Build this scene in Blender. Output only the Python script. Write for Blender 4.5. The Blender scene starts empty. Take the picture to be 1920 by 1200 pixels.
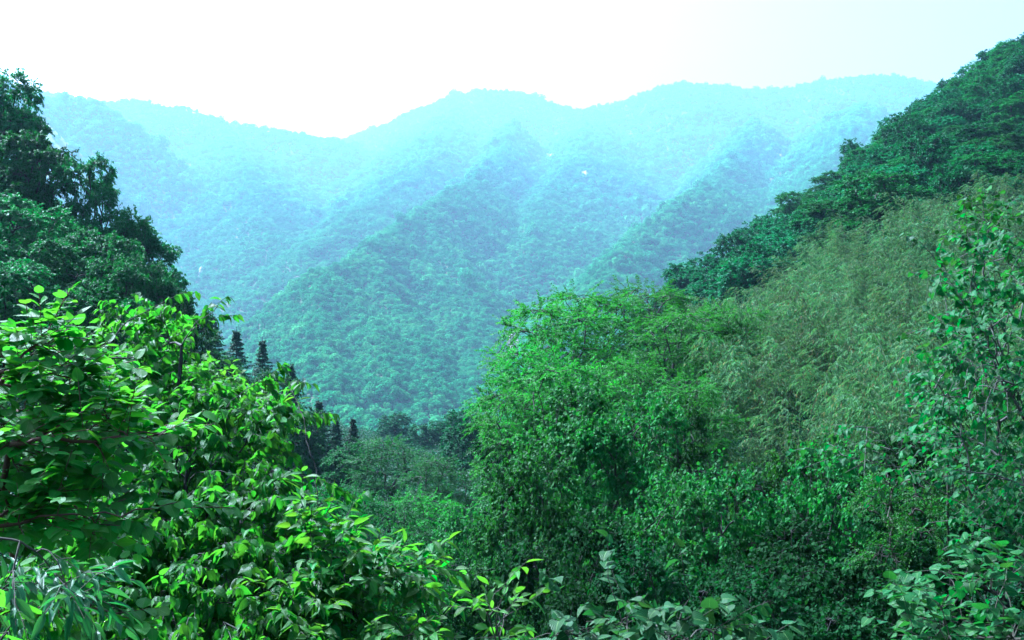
import bpy, math, random
import numpy as np
from mathutils import Vector, Matrix

R = math.radians
sc = bpy.context.scene
C = sc.collection
FPX = 1867.0            # focal length in pixels of the 1920 px wide photograph

# ------------------------------------------------------------------ camera
cam = bpy.data.cameras.new('camera')
cam.sensor_width = 36.0
cam.lens = 36.0 * FPX / 1920.0
cam.clip_start = 0.1
cam.clip_end = 12000.0
camo = bpy.data.objects.new('camera', cam)
C.objects.link(camo)
camo.location = (0, 0, 0)
camo.rotation_euler = (R(90), 0, 0)
sc.camera = camo

# ------------------------------------------------------------------ sky and sun
SUN_EL, SUN_AZ = 49.0, -56.0       # hazy sun to the left, a little ahead of the camera
w = bpy.data.worlds.new('World')
sc.world = w
w.use_nodes = True
nt = w.node_tree
sky = nt.nodes.new('ShaderNodeTexSky')
sky.sky_type = 'NISHITA'
sky.sun_disc = False
sky.sun_elevation = R(SUN_EL)
sky.sun_rotation = R(SUN_AZ)
sky.air_density = 1.0
sky.dust_density = 9.5
sky.ozone_density = 1.5
bg = nt.nodes['Background']
bg.inputs['Strength'].default_value = 0.08
nt.links.new(sky.outputs['Color'], bg.inputs['Color'])

sun = bpy.data.lights.new('sun', 'SUN')
sun.energy = 5.0
sun.angle = R(4)
sun.color = (1.0, 0.985, 0.94)
suno = bpy.data.objects.new('sun', sun)
C.objects.link(suno)
sd = Vector((math.sin(R(SUN_AZ)) * math.cos(R(SUN_EL)), math.cos(R(SUN_AZ)) * math.cos(R(SUN_EL)), math.sin(R(SUN_EL))))
suno.rotation_euler = (-sd).to_track_quat('-Z', 'Y').to_euler()
suno.location = (0, 0, 900)

sc.view_settings.view_transform = 'Standard'
sc.view_settings.look = 'None'
sc.view_settings.exposure = 2.35
sc.view_settings.gamma = 1.0
sc.view_settings.use_white_balance = True       # the photograph is balanced cool
sc.view_settings.white_balance_temperature = 4900
sc.view_settings.white_balance_tint = 10
sc.view_settings.use_curve_mapping = False
HAZE_DENSITY = 0.00010
HAZE_COLOR = (0.47, 0.79, 1.0)
HAZE_ANISO = 0.3

cy = sc.cycles
cy.max_bounces = 5
cy.diffuse_bounces = 3
cy.glossy_bounces = 2
cy.transmission_bounces = 3
cy.volume_bounces = 0
cy.transparent_max_bounces = 4
cy.caustics_reflective = False
cy.caustics_refractive = False
cy.sample_clamp_indirect = 6.0
cy.use_denoising = True

# ------------------------------------------------------------------ helpers
rng = np.random.default_rng(7)


def unit(v):
    return v / np.maximum(np.linalg.norm(v, axis=-1, keepdims=True), 1e-9)


def P(px, py, d):
    """a point of the place: along the line of sight of photo pixel (px, py), d metres ahead"""
    return np.array([(px - 960.0) / FPX * d, d, (600.0 - py) / FPX * d])


def h2(ix, iy, s):
    n = (ix.astype(np.int64) * 374761393 + iy.astype(np.int64) * 668265263 + s * 1442695041) & 0xffffffff
    n = ((n ^ (n >> 13)) * 1274126177) & 0xffffffff
    n = n ^ (n >> 16)
    return (n & 0xffffff) / float(0xffffff)


def vnoise(x, y, s=0):
    xi, yi = np.floor(x), np.floor(y)
    fx, fy = x - xi, y - yi
    fx, fy = fx * fx * (3 - 2 * fx), fy * fy * (3 - 2 * fy)
    a, b = h2(xi, yi, s), h2(xi + 1, yi, s)
    c, d = h2(xi, yi + 1, s), h2(xi + 1, yi + 1, s)
    return (a + (b - a) * fx + (c - a) * fy + (a - b - c + d) * fx * fy) * 2 - 1


def fbm(x, y, s=0, o=4):
    r, a = 0, 0.5
    for i in range(o):
        r = r + a * vnoise(x, y, s + i * 17)
        x, y, a = x * 2.03 + 5.1, y * 2.03 + 3.7, a * 0.5
    return r


def mesh_from(name, V, F, mat, uv=None, smooth=False):
    """F: (n,3) or (n,4) array, or list of such arrays"""
    Fs = F if isinstance(F, list) else [F]
    Fs = [f for f in Fs if len(f)]
    me = bpy.data.meshes.new(name)
    nl = sum(f.size for f in Fs)
    npoly = sum(len(f) for f in Fs)
    me.vertices.add(len(V))
    me.vertices.foreach_set('co', np.ascontiguousarray(V, dtype=np.float32).ravel())
    me.loops.add(nl)
    li = np.concatenate([f.ravel() for f in Fs]).astype(np.int32)
    me.loops.foreach_set('vertex_index', li)
    me.polygons.add(npoly)
    tot = np.concatenate([np.full(len(f), f.shape[1]) for f in Fs])
    st = np.concatenate([[0], np.cumsum(tot)[:-1]])
    me.polygons.foreach_set('loop_start', st.astype(np.int32))
    if smooth:
        me.polygons.foreach_set('use_smooth', np.ones(npoly, dtype=bool))
    if uv is not None:
        l = me.uv_layers.new(name='UVMap')
        l.data.foreach_set('uv', np.ascontiguousarray(uv[li], dtype=np.float32).ravel())
    me.materials.append(mat)
    me.update(calc_edges=True)
    return me


def tag(o, label=None, cat=None, group=None, kind=None):
    if label: o['label'] = label
    if cat: o['category'] = cat
    if group: o['group'] = group
    if kind: o['kind'] = kind
    return o


def link(name, data, parent=None, loc=None):
    o = bpy.data.objects.new(name, data)
    C.objects.link(o)
    if parent is not None: o.parent = parent
    if loc is not None: o.location = [float(a) for a in loc]
    return o


# ------------------------------------------------------------------ materials
def new_mat(name):
    m = bpy.data.materials.new(name)
    m.use_nodes = True
    n = m.node_tree
    for x in list(n.nodes): n.nodes.remove(x)
    out = n.nodes.new('ShaderNodeOutputMaterial')
    return m, n, out


def leaf_mat(name, col, trans, rough=0.42, spec=0.5, tmix=0.4, var=0.35, hue=0.03, veins=False, accent=None, accent_amt=0.0):
    if not veins:
        col, trans = [c * 0.78 for c in col], [c * 0.78 for c in trans]
    m, n, out = new_mat(name)
    N, L = n.nodes.new, n.links.new
    geo = N('ShaderNodeNewGeometry')
    oi = N('ShaderNodeObjectInfo')
    # random value per leaf, and one per plant
    vmap = N('ShaderNodeMapRange'); vmap.inputs['To Min'].default_value = 1 - var; vmap.inputs['To Max'].default_value = 1 + var
    L(geo.outputs['Random Per Island'], vmap.inputs['Value'])
    omap = N('ShaderNodeMapRange'); omap.inputs['To Min'].default_value = 0.62 if not veins else 0.85; omap.inputs['To Max'].default_value = 1.3 if not veins else 1.15
    L(oi.outputs['Random'], omap.inputs['Value'])
    mul = N('ShaderNodeMath'); mul.operation = 'MULTIPLY'
    L(vmap.outputs[0], mul.inputs[0]); L(omap.outputs[0], mul.inputs[1])
    wn = N('ShaderNodeTexWhiteNoise'); wn.noise_dimensions = '1D'
    L(geo.outputs['Random Per Island'], wn.inputs['W'])
    add = N('ShaderNodeMath'); add.operation = 'ADD'
    L(wn.outputs['Value'], add.inputs[0]); L(oi.outputs['Random'], add.inputs[1])
    hmap = N('ShaderNodeMapRange'); hmap.inputs['From Max'].default_value = 2.0
    hmap.inputs['To Min'].default_value = 0.5 - hue; hmap.inputs['To Max'].default_value = 0.5 + hue
    L(add.outputs[0], hmap.inputs['Value'])

    def tint(c):
        src = N('ShaderNodeRGB'); src.outputs[0].default_value = (*c, 1)
        o = src.outputs[0]
        if accent:
            mr = N('ShaderNodeMath'); mr.operation = 'GREATER_THAN'; mr.inputs[1].default_value = 1 - accent_amt
            L(wn.outputs['Value'], mr.inputs[0])
            mx = N('ShaderNodeMix'); mx.data_type = 'RGBA'
            L(mr.outputs[0], mx.inputs['Factor']); L(o, mx.inputs[6]); mx.inputs[7].default_value = (*accent, 1)
            o = mx.outputs[2]
        hs = N('ShaderNodeHueSaturation')
        L(o, hs.inputs['Color']); L(hmap.outputs[0], hs.inputs['Hue']); L(mul.outputs[0], hs.inputs['Value'])
        return hs.outputs[0]
    c1, c2 = tint(col), tint(trans)
    pr = N('ShaderNodeBsdfPrincipled')
    pr.inputs['Roughness'].default_value = rough
    pr.inputs['Specular IOR Level'].default_value = spec
    if veins:
        uv = N('ShaderNodeUVMap'); uv.uv_map = 'UVMap'
        sx = N('ShaderNodeSeparateXYZ'); L(uv.outputs[0], sx.inputs[0])
        ab = N('ShaderNodeMath'); ab.operation = 'ABSOLUTE'; L(sx.outputs['X'], ab.inputs[0])
        ml = N('ShaderNodeMath'); ml.operation = 'LESS_THAN'; ml.inputs[1].default_value = 0.05; L(ab.outputs[0], ml.inputs[0])
        # side veins: saw along (v - 0.45|u|)
        sc1 = N('ShaderNodeMath'); sc1.operation = 'MULTIPLY_ADD'; sc1.inputs[1].default_value = -0.5
        L(ab.outputs[0], sc1.inputs[0]); L(sx.outputs['Y'], sc1.inputs[2])
        sw = N('ShaderNodeMath'); sw.operation = 'MULTIPLY'; sw.inputs[1].default_value = 50.0; L(sc1.outputs[0], sw.inputs[0])
        sn = N('ShaderNodeMath'); sn.operation = 'SINE'; L(sw.outputs[0], sn.inputs[0])
        mx = N('ShaderNodeMix'); mx.data_type = 'RGBA'
        fm = N('ShaderNodeMath'); fm.operation = 'MULTIPLY'; fm.inputs[1].default_value = 0.45; L(ml.outputs[0], fm.inputs[0])
        L(fm.outputs[0], mx.inputs['Factor']); L(c1, mx.inputs[6]); mx.inputs[7].default_value = (0.16, 0.28, 0.08, 1)
        c1 = mx.outputs[2]
        bp = N('ShaderNodeBump'); bp.inputs['Strength'].default_value = 0.35; bp.inputs['Distance'].default_value = 0.004
        L(sn.outputs[0], bp.inputs['Height']); L(bp.outputs[0], pr.inputs['Normal'])
    L(c1, pr.inputs['Base Color'])
    tr = N('ShaderNodeBsdfTranslucent'); L(c2, tr.inputs['Color'])
    mix = N('ShaderNodeMixShader'); mix.inputs[0].default_value = tmix
    L(pr.outputs[0], mix.inputs[1]); L(tr.outputs[0], mix.inputs[2])
    L(mix.outputs[0], out.inputs['Surface'])
    return m


def bark_mat(name, c1, c2, scale=14.0):
    m, n, out = new_mat(name)
    N, L = n.nodes.new, n.links.new
    tc = N('ShaderNodeTexCoord')
    mp = N('ShaderNodeMapping'); mp.inputs['Scale'].default_value = (1, 1, 0.3); L(tc.outputs['Object'], mp.inputs['Vector'])
    ns = N('ShaderNodeTexNoise'); ns.inputs['Scale'].default_value = scale; ns.inputs['Detail'].default_value = 5; L(mp.outputs[0], ns.inputs['Vector'])
    cr = N('ShaderNodeValToRGB'); cr.color_ramp.elements[0].color = (*c1, 1); cr.color_ramp.elements[1].color = (*c2, 1)
    cr.color_ramp.elements[0].position = 0.35; cr.color_ramp.elements[1].position = 0.7
    L(ns.outputs['Fac'], cr.inputs[0])
    pr = N('ShaderNodeBsdfPrincipled'); pr.inputs['Roughness'].default_value = 0.85
    bp = N('ShaderNodeBump'); bp.inputs['Strength'].default_value = 0.5; bp.inputs['Distance'].default_value = 0.02
    L(ns.outputs['Fac'], bp.inputs['Height']); L(bp.outputs[0], pr.inputs['Normal'])
    L(cr.outputs[0], pr.inputs['Base Color']); L(pr.outputs[0], out.inputs['Surface'])
    return m


def ground_mat():
    m, n, out = new_mat('forest_ground')
    N, L = n.nodes.new, n.links.new
    geo = N('ShaderNodeNewGeometry')
    n1 = N('ShaderNodeTexNoise'); n1.inputs['Scale'].default_value = 0.6; n1.inputs['Detail'].default_value = 8; L(geo.outputs['Position'], n1.inputs['Vector'])
    n2 = N('ShaderNodeTexNoise'); n2.inputs['Scale'].default_value = 0.006; n2.inputs['Detail'].default_value = 6; L(geo.outputs['Position'], n2.inputs['Vector'])
    cr = N('ShaderNodeValToRGB')
    cr.color_ramp.elements[0].color = (0.018, 0.020, 0.010, 1); cr.color_ramp.elements[0].position = 0.35
    cr.color_ramp.elements[1].color = (0.03, 0.055, 0.018, 1); cr.color_ramp.elements[1].position = 0.65
    L(n1.outputs['Fac'], cr.inputs[0])
    at = N('ShaderNodeAttribute'); at.attribute_name = 'meadow'
    mx = N('ShaderNodeMix'); mx.data_type = 'RGBA'
    L(at.outputs['Fac'], mx.inputs['Factor']); L(cr.outputs[0], mx.inputs[6])
    cr2 = N('ShaderNodeValToRGB')
    cr2.color_ramp.elements[0].color = (0.04, 0.07, 0.015, 1); cr2.color_ramp.elements[1].color = (0.10, 0.10, 0.025, 1)
    L(n2.outputs['Fac'], cr2.inputs[0]); L(cr2.outputs[0], mx.inputs[7])
    pr = N('ShaderNodeBsdfPrincipled'); pr.inputs['Roughness'].default_value = 0.95; pr.inputs['Specular IOR Level'].default_value = 0.2
    bp = N('ShaderNodeBump'); bp.inputs['Strength'].default_value = 0.6; bp.inputs['Distance'].default_value = 0.2
    L(n1.outputs['Fac'], bp.inputs['Height']); L(bp.outputs[0], pr.inputs['Normal'])
    L(mx.outputs[2], pr.inputs['Base Color']); L(pr.outputs[0], out.inputs['Surface'])
    return m


def forest_mat(name, ca, cb, cc):
    """canopy seen from far: colour varies from tree to tree and in patches"""
    m, n, out = new_mat(name)
    N, L = n.nodes.new, n.links.new
    geo = N('ShaderNodeNewGeometry'); oi = N('ShaderNodeObjectInfo')
    n2 = N('ShaderNodeTexNoise'); n2.inputs['Scale'].default_value = 0.012; n2.inputs['Detail'].default_value = 4; L(geo.outputs['Position'], n2.inputs['Vector'])
    ad = N('ShaderNodeMath'); ad.operation = 'MULTIPLY_ADD'; ad.inputs[1].default_value = 0.55
    sb = N('ShaderNodeMath'); sb.operation = 'SUBTRACT'; sb.inputs[1].default_value = 0.27
    L(oi.outputs['Random'], ad.inputs[0]); L(n2.outputs['Fac'], sb.inputs[0]); L(sb.outputs[0], ad.inputs[2])
    cr = N('ShaderNodeValToRGB')
    e = cr.color_ramp.elements
    e[0].color = (*ca, 1); e[0].position = 0.15
    e[1].color = (*cc, 1); e[1].position = 0.9
    k = e.new(0.55); k.color = (*cb, 1)
    L(ad.outputs[0], cr.inputs[0])
    mp = N('ShaderNodeMapRange'); mp.inputs['To Min'].default_value = 0.88; mp.inputs['To Max'].default_value = 1.12
    L(geo.outputs['Random Per Island'], mp.inputs['Value'])
    hs = N('ShaderNodeHueSaturation'); L(cr.outputs[0], hs.inputs['Color']); L(mp.outputs[0], hs.inputs['Value'])
    df = N('ShaderNodeBsdfDiffuse'); L(hs.outputs[0], df.inputs['Color'])
    tr = N('ShaderNodeBsdfTranslucent'); L(hs.outputs[0], tr.inputs['Color'])
    mix = N('ShaderNodeMixShader'); mix.inputs[0].default_value = 0.25
    L(df.outputs[0], mix.inputs[1]); L(tr.outputs[0], mix.inputs[2]); L(mix.outputs[0], out.inputs['Surface'])
    return m


def rock_mat():
    m, n, out = new_mat('pale_limestone')
    N, L = n.nodes.new, n.links.new
    tc = N('ShaderNodeTexCoord')
    ns = N('ShaderNodeTexNoise'); ns.inputs['Scale'].default_value = 0.09; ns.inputs['Detail'].default_value = 7; L(tc.outputs['Object'], ns.inputs['Vector'])
    cr = N('ShaderNodeValToRGB')
    cr.color_ramp.elements[0].color = (0.10, 0.10, 0.085, 1); cr.color_ramp.elements[0].position = 0.4
    cr.color_ramp.elements[1].color = (0.24, 0.23, 0.20, 1); cr.color_ramp.elements[1].position = 0.6
    L(ns.outputs['Fac'], cr.inputs[0])
    pr = N('ShaderNodeBsdfPrincipled'); pr.inputs['Roughness'].default_value = 0.9
    L(cr.outputs[0], pr.inputs['Base Color']); L(pr.outputs[0], out.inputs['Surface'])
    return m


M = {}
M['ground'] = ground_mat()
M['bark'] = bark_mat('dark_bark', (0.008, 0.008, 0.006), (0.024, 0.024, 0.019))
M['bark_pale'] = bark_mat('pale_bark', (0.02, 0.021, 0.017), (0.065, 0.068, 0.055))
M['twig_red'] = bark_mat('red_brown_twig', (0.04, 0.015, 0.010), (0.09, 0.035, 0.022))
M['twig'] = bark_mat('brown_twig', (0.014, 0.013, 0.007), (0.035, 0.032, 0.018))
M['culm'] = bark_mat('bamboo_culm', (0.02, 0.04, 0.012), (0.05, 0.07, 0.02))
M['rock'] = rock_mat()
#                       name            reflect                transmit
M['dark'] = leaf_mat('dark_leaf', (0.016, 0.102, 0.022), (0.032, 0.22, 0.022), 0.6, 0.12, 0.26, 0.35, 0.015)
M['slope'] = leaf_mat('slope_leaf', (0.014, 0.100, 0.036), (0.024, 0.19, 0.035), 0.65, 0.1, 0.26, 0.35, 0.015)
M['feather'] = leaf_mat('feathery_leaf', (0.026, 0.135, 0.015), (0.060, 0.31, 0.013), 0.6, 0.12, 0.36, 0.35, 0.015)
M['pale'] = leaf_mat('pale_feathery_leaf', (0.016, 0.088, 0.020), (0.035, 0.19, 0.02), 0.6, 0.12, 0.34, 0.35, 0.015)
M['mid'] = leaf_mat('mid_leaf', (0.020, 0.100, 0.017), (0.048, 0.23, 0.016), 0.6, 0.08, 0.28, 0.35, 0.015)
M['bamboo'] = leaf_mat('bamboo_leaf', (0.058, 0.150, 0.050), (0.09, 0.24, 0.05), 0.55, 0.12, 0.36, accent=(0.12, 0.10, 0.035), accent_amt=0.08)
M['conifer'] = leaf_mat('conifer_needles', (0.016, 0.075, 0.030), (0.02, 0.10, 0.028), 0.55, 0.2, 0.2)
M['shrub'] = leaf_mat('glossy_shrub_leaf', (0.020, 0.105, 0.013), (0.06, 0.31, 0.008), 0.42, 0.12, 0.42, 0.4, 0.025, True)
M['round'] = leaf_mat('round_layered_leaf', (0.030, 0.150, 0.014), (0.09, 0.38, 0.008), 0.48, 0.2, 0.45, 0.3, 0.02, True)
M['lime'] = leaf_mat('young_lime_leaf', (0.036, 0.15, 0.012), (0.085, 0.33, 0.010), 0.5, 0.2, 0.45, 0.35, 0.025, True)
M['lance'] = leaf_mat('lance_leaf', (0.026, 0.115, 0.012), (0.085, 0.32, 0.008), 0.45, 0.22, 0.42, 0.35, 0.03, True)
M['glint'] = leaf_mat('narrow_glossy_leaf', (0.020, 0.11, 0.040), (0.04, 0.22, 0.03), 0.4, 0.25, 0.35, 0.35, 0.03, True)
M['heart'] = leaf_mat('grey_green_heart_leaf', (0.015, 0.066, 0.019), (0.03, 0.155, 0.019), 0.5, 0.12, 0.26, 0.35, 0.03, True, accent=(0.06, 0.14, 0.02), accent_amt=0.2)
M['rtree'] = leaf_mat('rounded_tree_leaf', (0.013, 0.078, 0.018), (0.028, 0.20, 0.018), 0.45, 0.12, 0.3, 0.35, 0.03, True)
M['yellow'] = leaf_mat('yellow_green_leaf', (0.020, 0.080, 0.010), (0.042, 0.17, 0.010), 0.55, 0.15, 0.4)
M['mid_shaded'] = leaf_mat('shaded_mid_leaf', (0.008, 0.040, 0.009), (0.016, 0.09, 0.009), 0.7, 0.04, 0.25, 0.35, 0.015)  # mid leaf darkened: the shade over the low bushes is put into its colour
M['under'] = leaf_mat('undergrowth_leaf', (0.007, 0.050, 0.018), (0.012, 0.10, 0.015), 0.6, 0.12, 0.25)
M['forest'] = forest_mat('far_canopy', (0.018, 0.125, 0.050), (0.036, 0.20, 0.068), (0.08, 0.28, 0.09))

# ------------------------------------------------------------------ terrain shape
# near ground: canopy pixel, depth and plant height there, interpolated in (bearing, log distance)
near_pts = []


def gp(px, py, d, H=0.0):
    p = P(px, py, d); near_pts.append((p[0], p[1], p[2] - H))


for q in [(900, 1000, 25, 5), (860, 900, 45, 6), (800, 830, 80, 7), (760, 800, 150, 8), (740, 790, 300, 8), (740, 800, 500, 8),
          (1150, 800, 20, 5), (1150, 520, 45, 10), (1400, 560, 55, 6), (1400, 900, 18, 5), (1700, 900, 10, 3.5), (1850, 420, 10, 6),
          (1600, 600, 40, 5), (1700, 400, 75, 5), (1900, 320, 90, 5), (1500, 450, 110, 6), (1340, 475, 140, 8), (1270, 535, 160, 8),
          (1480, 385, 165, 8), (1600, 305, 190, 8), (1780, 162, 230, 8), (1920, 68, 260, 8), (2150, -30, 285, 8), (2150, 380, 95, 5), (2150, 650, 32, 4),
          (2150, 900, 10, 3), (1340, 760, 260, 0), (1500, 600, 330, 0), (1700, 480, 380, 0), (1920, 330, 430, 0), (2150, 250, 430, 0),
          (1270, 760, 320, 0), (1920, 500, 560, 0), (2150, 420, 600, 0), (1400, 700, 560, 0),
          (0, 1100, 5, 2.5), (300, 800, 6, 3.5), (600, 950, 8, 3.5), (0, 300, 60, 9), (150, 310, 62, 9), (250, 430, 60, 9), (330, 570, 55, 8),
          (440, 650, 85, 9), (560, 750, 85, 9), (650, 810, 80, 8), (-250, 120, 70, 9), (-250, 550, 25, 5), (0, 650, 25, 5), (300, 750, 25, 6), (550, 900, 22, 5),
          (-250, 1000, 5, 2.5), (150, 740, 130, 0), (0, 700, 160, 0), (-250, 500, 160, 0), (400, 780, 160, 0), (-250, 700, 400, 0), (300, 790, 400, 0), (550, 810, 250, 0), (500, 800, 560, 0)]:
    gp(*q)
for q in [(0, 2.5, -2.3), (0, 6, -4.3), (0, 12, -7.6), (4, 5, -3.6), (-4, 5, -3.4), (2.5, 2.5, -2.3), (-2.5, 2.5, -2.2)]:
    near_pts.append(q)
NP_ = np.array(near_pts)
VS = 0.38


def polar(x, y):
    r = np.sqrt(x * x + y * y)
    u = np.clip(np.arctan2(x, y), -0.62, 0.62)
    return u, np.log(np.maximum(r, 2.3)) * VS, r


def tps_k(d2):
    return 0.5 * d2 * np.log(d2 + 1e-12)


_u, _v, _r = polar(NP_[:, 0], NP_[:, 1])
_g = (NP_[:, 2] + 1.6) / _r
_A = tps_k((_u[:, None] - _u[None]) ** 2 + (_v[:, None] - _v[None]) ** 2) + np.eye(len(_u)) * 4e-4
_Q = np.stack([np.ones_like(_u), _u, _v], 1)
_Mx = np.block([[_A, _Q], [_Q.T, np.zeros((3, 3))]])
_sol = np.linalg.solve(_Mx, np.concatenate([_g, np.zeros(3)]))
_wt, _af = _sol[:-3], _sol[-3:]


def near_h(x, y):
    u, v, r = polar(x, y)
    g = _af[0] + _af[1] * u + _af[2] * v
    for i in range(len(_u)):
        g = g + _wt[i] * tps_k((u - _u[i]) ** 2 + (v - _v[i]) ** 2)
    back = np.clip((-y + 0.25 * r) / (0.9 * r + 1e-6), 0, 1)
    g = g * (1 - back) + 0.12 * back
    return -1.6 + r * g + fbm(x / 6.0, y / 6.0, 3, 3) * np.clip((r - 4) * 0.05, 0, 1.2)


def ridge(pts):
    return np.array([P(*p) for p in pts])


RIDGES = [
    # skyline of the back range
    (ridge([(a, b, c * 1.45) for a, b, c in [(300, 430, 3300), (560, 300, 3200), (640, 262, 3100), (720, 236, 3050), (800, 198, 3000), (850, 180, 2980), (910, 166, 2950), (985, 172, 2980), (1030, 192, 3000), (1080, 206, 3050),
            (1180, 186, 3000), (1240, 160, 2950), (1285, 152, 2930), (1400, 168, 2980), (1480, 165, 2990), (1560, 148, 2930), (1640, 138, 2900), (1700, 148, 2920), (1770, 162, 2950), (1950, 150, 2950), (2300, 160, 2950)]]), 0.62),
    # left skyline, a long shoulder behind the left mountain
    (ridge([(a, b, c * 1.35) for a, b, c in [(-500, 90, 2500), (-100, 140, 2500), (200, 190, 2450), (270, 187, 2430), (360, 205, 2450), (440, 230, 2480), (540, 242, 2520), (620, 258, 2600), (680, 275, 2700), (760, 330, 2700)]]), 0.64),
    # left mountain with its steep edge
    (ridge([(a, b, c * 1.65) for a, b, c in [(-700, -60, 1500), (-200, 60, 1480), (0, 134, 1480), (50, 180, 1470), (120, 183, 1500), (180, 190, 1500), (225, 222, 1480), (270, 264, 1450), (320, 320, 1400), (355, 360, 1370), (400, 440, 1300), (430, 520, 1220), (450, 590, 1120), (455, 660, 980)]]), 0.85),
    (ridge([(50, 180, 2300), (90, 240, 2180), (130, 300, 2080), (190, 400, 1930), (240, 500, 1780), (300, 600, 1550)]), 0.9),
    # middle spur
    (ridge([(960, 230, 3400), (940, 280, 2600), (900, 325, 2050), (860, 345, 1820), (800, 385, 1620), (730, 425, 1420), (660, 468, 1230), (615, 495, 1110), (600, 550, 980), (610, 640, 830), (650, 740, 690), (740, 790, 590)]), 0.98),
    (ridge([(800, 390, 1600), (850, 470, 1400), (880, 560, 1200), (880, 640, 1000), (850, 720, 820)]), 0.95),
    (ridge([(620, 500, 1090), (690, 590, 950), (725, 690, 790)]), 0.95),
    (ridge([(665, 470, 1240), (745, 560, 1080), (790, 650, 900), (800, 730, 760)]), 0.95),
    (ridge([(735, 428, 1430), (810, 520, 1250), (845, 600, 1080)]), 0.95),
    (ridge([(612, 500, 1100), (560, 570, 1020), (520, 640, 900), (540, 720, 760)]), 0.95),
    (ridge([(1240, 400, 1560), (1290, 480, 1400), (1300, 560, 1200)]), 0.95),
    (ridge([(1120, 505, 1190), (1150, 580, 1050), (1120, 660, 880)]), 0.95),
    # right spur
    (ridge([(1420, 220, 3300), (1380, 280, 2550), (1340, 335, 1990), (1290, 352, 1750), (1240, 395, 1560), (1180, 448, 1380), (1110, 505, 1180), (1050, 575, 1000), (980, 660, 830), (900, 750, 680)]), 0.92),
    (ridge([(1620, 190, 3300), (1590, 250, 2500), (1520, 350, 1900), (1440, 450, 1600), (1350, 560, 1300), (1250, 650, 1000)]), 0.6),
    (ridge([(1120, 200, 4300), (1090, 260, 3300), (1070, 310, 2500), (1010, 380, 1980), (985, 450, 1650)]), 0.58),
    (ridge([(860, 190, 4200), (820, 250, 3200), (790, 310, 2450), (690, 380, 1900), (560, 470, 1600)]), 0.58),
    (ridge([(430, 240, 3200), (450, 300, 2600), (470, 345, 2150), (500, 430, 1800)]), 0.6),
]


def far_h(x, y):
    wx = x + 26 * fbm(x / 210.0, y / 210.0, 11, 3) + 7 * fbm(x / 45.0, y / 45.0, 19, 2)
    wy = y + 40 * fbm(x / 240.0, y / 240.0, 23, 3)
    r = np.sqrt(x * x + y * y)
    s = 6.0
    dm = np.full(x.shape, 1e9)
    h = np.interp(y, [0, 500, 700, 1000, 1500, 2500, 5500], [-62, -66, -70, -62, -20, 60, 200]) / s
    for pts, k in RIDGES:
        best = np.full(x.shape, -1e9)
        for a, b in zip(pts[:-1], pts[1:]):
            ax, ay, az = a; bx, by, bz = b
            dx, dy = bx - ax, by - ay
            t = np.clip(((wx - ax) * dx + (wy - ay) * dy) / (dx * dx + dy * dy), 0, 1)
            d = np.sqrt((wx - ax - t * dx) ** 2 + (wy - ay - t * dy) ** 2)
            dm = np.minimum(dm, d)
            best = np.maximum(best, az + t * (bz - az) - k * (np.sqrt(d * d + 90) - 9.5))
        h = np.logaddexp(h, best / s)
    h = h * s
    g1 = 1 - np.abs(fbm(x / 130.0, y / 170.0, 31, 3)) * 2
    g2 = 1 - np.abs(fbm(x / 55.0 + 9, y / 75.0, 37, 2)) * 2.2
    fade = np.clip(dm / 130.0, 0.12, 1)
    return h - 12 + fade * (g1 * np.clip(r / 150.0, 3, 15) + g2 * np.clip(r / 160.0, 3, 10)) + fbm(x / 40.0, y / 40.0, 41, 3) * 4


def sstep(a, b, x):
    t = np.clip((x - a) / (b - a), 0, 1)
    return t * t * (3 - 2 * t)


def terrain(x, y):
    x = np.asarray(x, dtype=float); y = np.asarray(y, dtype=float)
    r = np.sqrt(x * x + y * y)
    t = sstep(400, 620, r)
    out = np.zeros(r.shape)
    m1, m2 = t < 1, t > 0
    if m1.any(): out[m1] += (near_h(x[m1], y[m1])) * (1 - t[m1])
    if m2.any():
        f = far_h(x[m2], y[m2])
        out[m2] += f * t[m2]
    return out


def gz(x, y):
    return float(terrain(np.array([x]), np.array([y]))[0])


# one polar sheet, fine where the camera looks
az = np.concatenate([np.linspace(-180, -44, 35)[:-1], np.linspace(-44, 44, 420), np.linspace(44, 180, 35)[1:-1]])
rr = np.concatenate([np.geomspace(0.8, 420, 150), np.geomspace(428, 5000, 270)])
AZ, RR = np.meshgrid(np.radians(az), rr)
TX, TY = RR * np.sin(AZ), RR * np.cos(AZ)
# behind the camera the ground simply carries on as a hillside
TZ = terrain(TX, TY)
bk = sstep(R(50), R(95), np.abs(AZ))
TZ = TZ * (1 - bk) + bk * np.minimum(-1.6 + 0.12 * RR, 150 + 0 * RR)
na, nr = len(az), len(rr)
V = np.stack([TX, TY, TZ], -1).reshape(-1, 3)
V = np.vstack([V, [[0, 0, -1.6]]])
i = np.arange(nr - 1)[:, None]; j = np.arange(na)[None]
j2 = (j + 1) % na
F4 = np.stack([i * na + j, i * na + j2, (i + 1) * na + j2, (i + 1) * na + j], -1).reshape(-1, 4)[:, ::-1]
F3 = np.stack([np.arange(na), np.full(na, nr * na), (np.arange(na) + 1) % na], -1)[:, ::-1]
me = mesh_from('terrain', V, [F4, F3], M['ground'], smooth=True)
# open grass on the left mountain's edge
def meadow(x, y):
    px = 960 + FPX * x / np.maximum(y, 1); r = np.sqrt(x * x + y * y)
    nn = fbm(x / 60.0, y / 60.0, 77, 3)
    m = np.exp(-((px - 95) / 60.0) ** 2) * sstep(1900, 2050, r) * (1 - sstep(2450, 2600, r)) * (nn > -0.12)
    return np.where(y > 1, m, 0)
at = me.attributes.new('meadow', 'FLOAT', 'POINT')
at.data.foreach_set('value', np.clip(meadow(V[:, 0], V[:, 1]), 0, 1).astype(np.float32))
tag(link('terrain', me), kind='structure')

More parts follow.
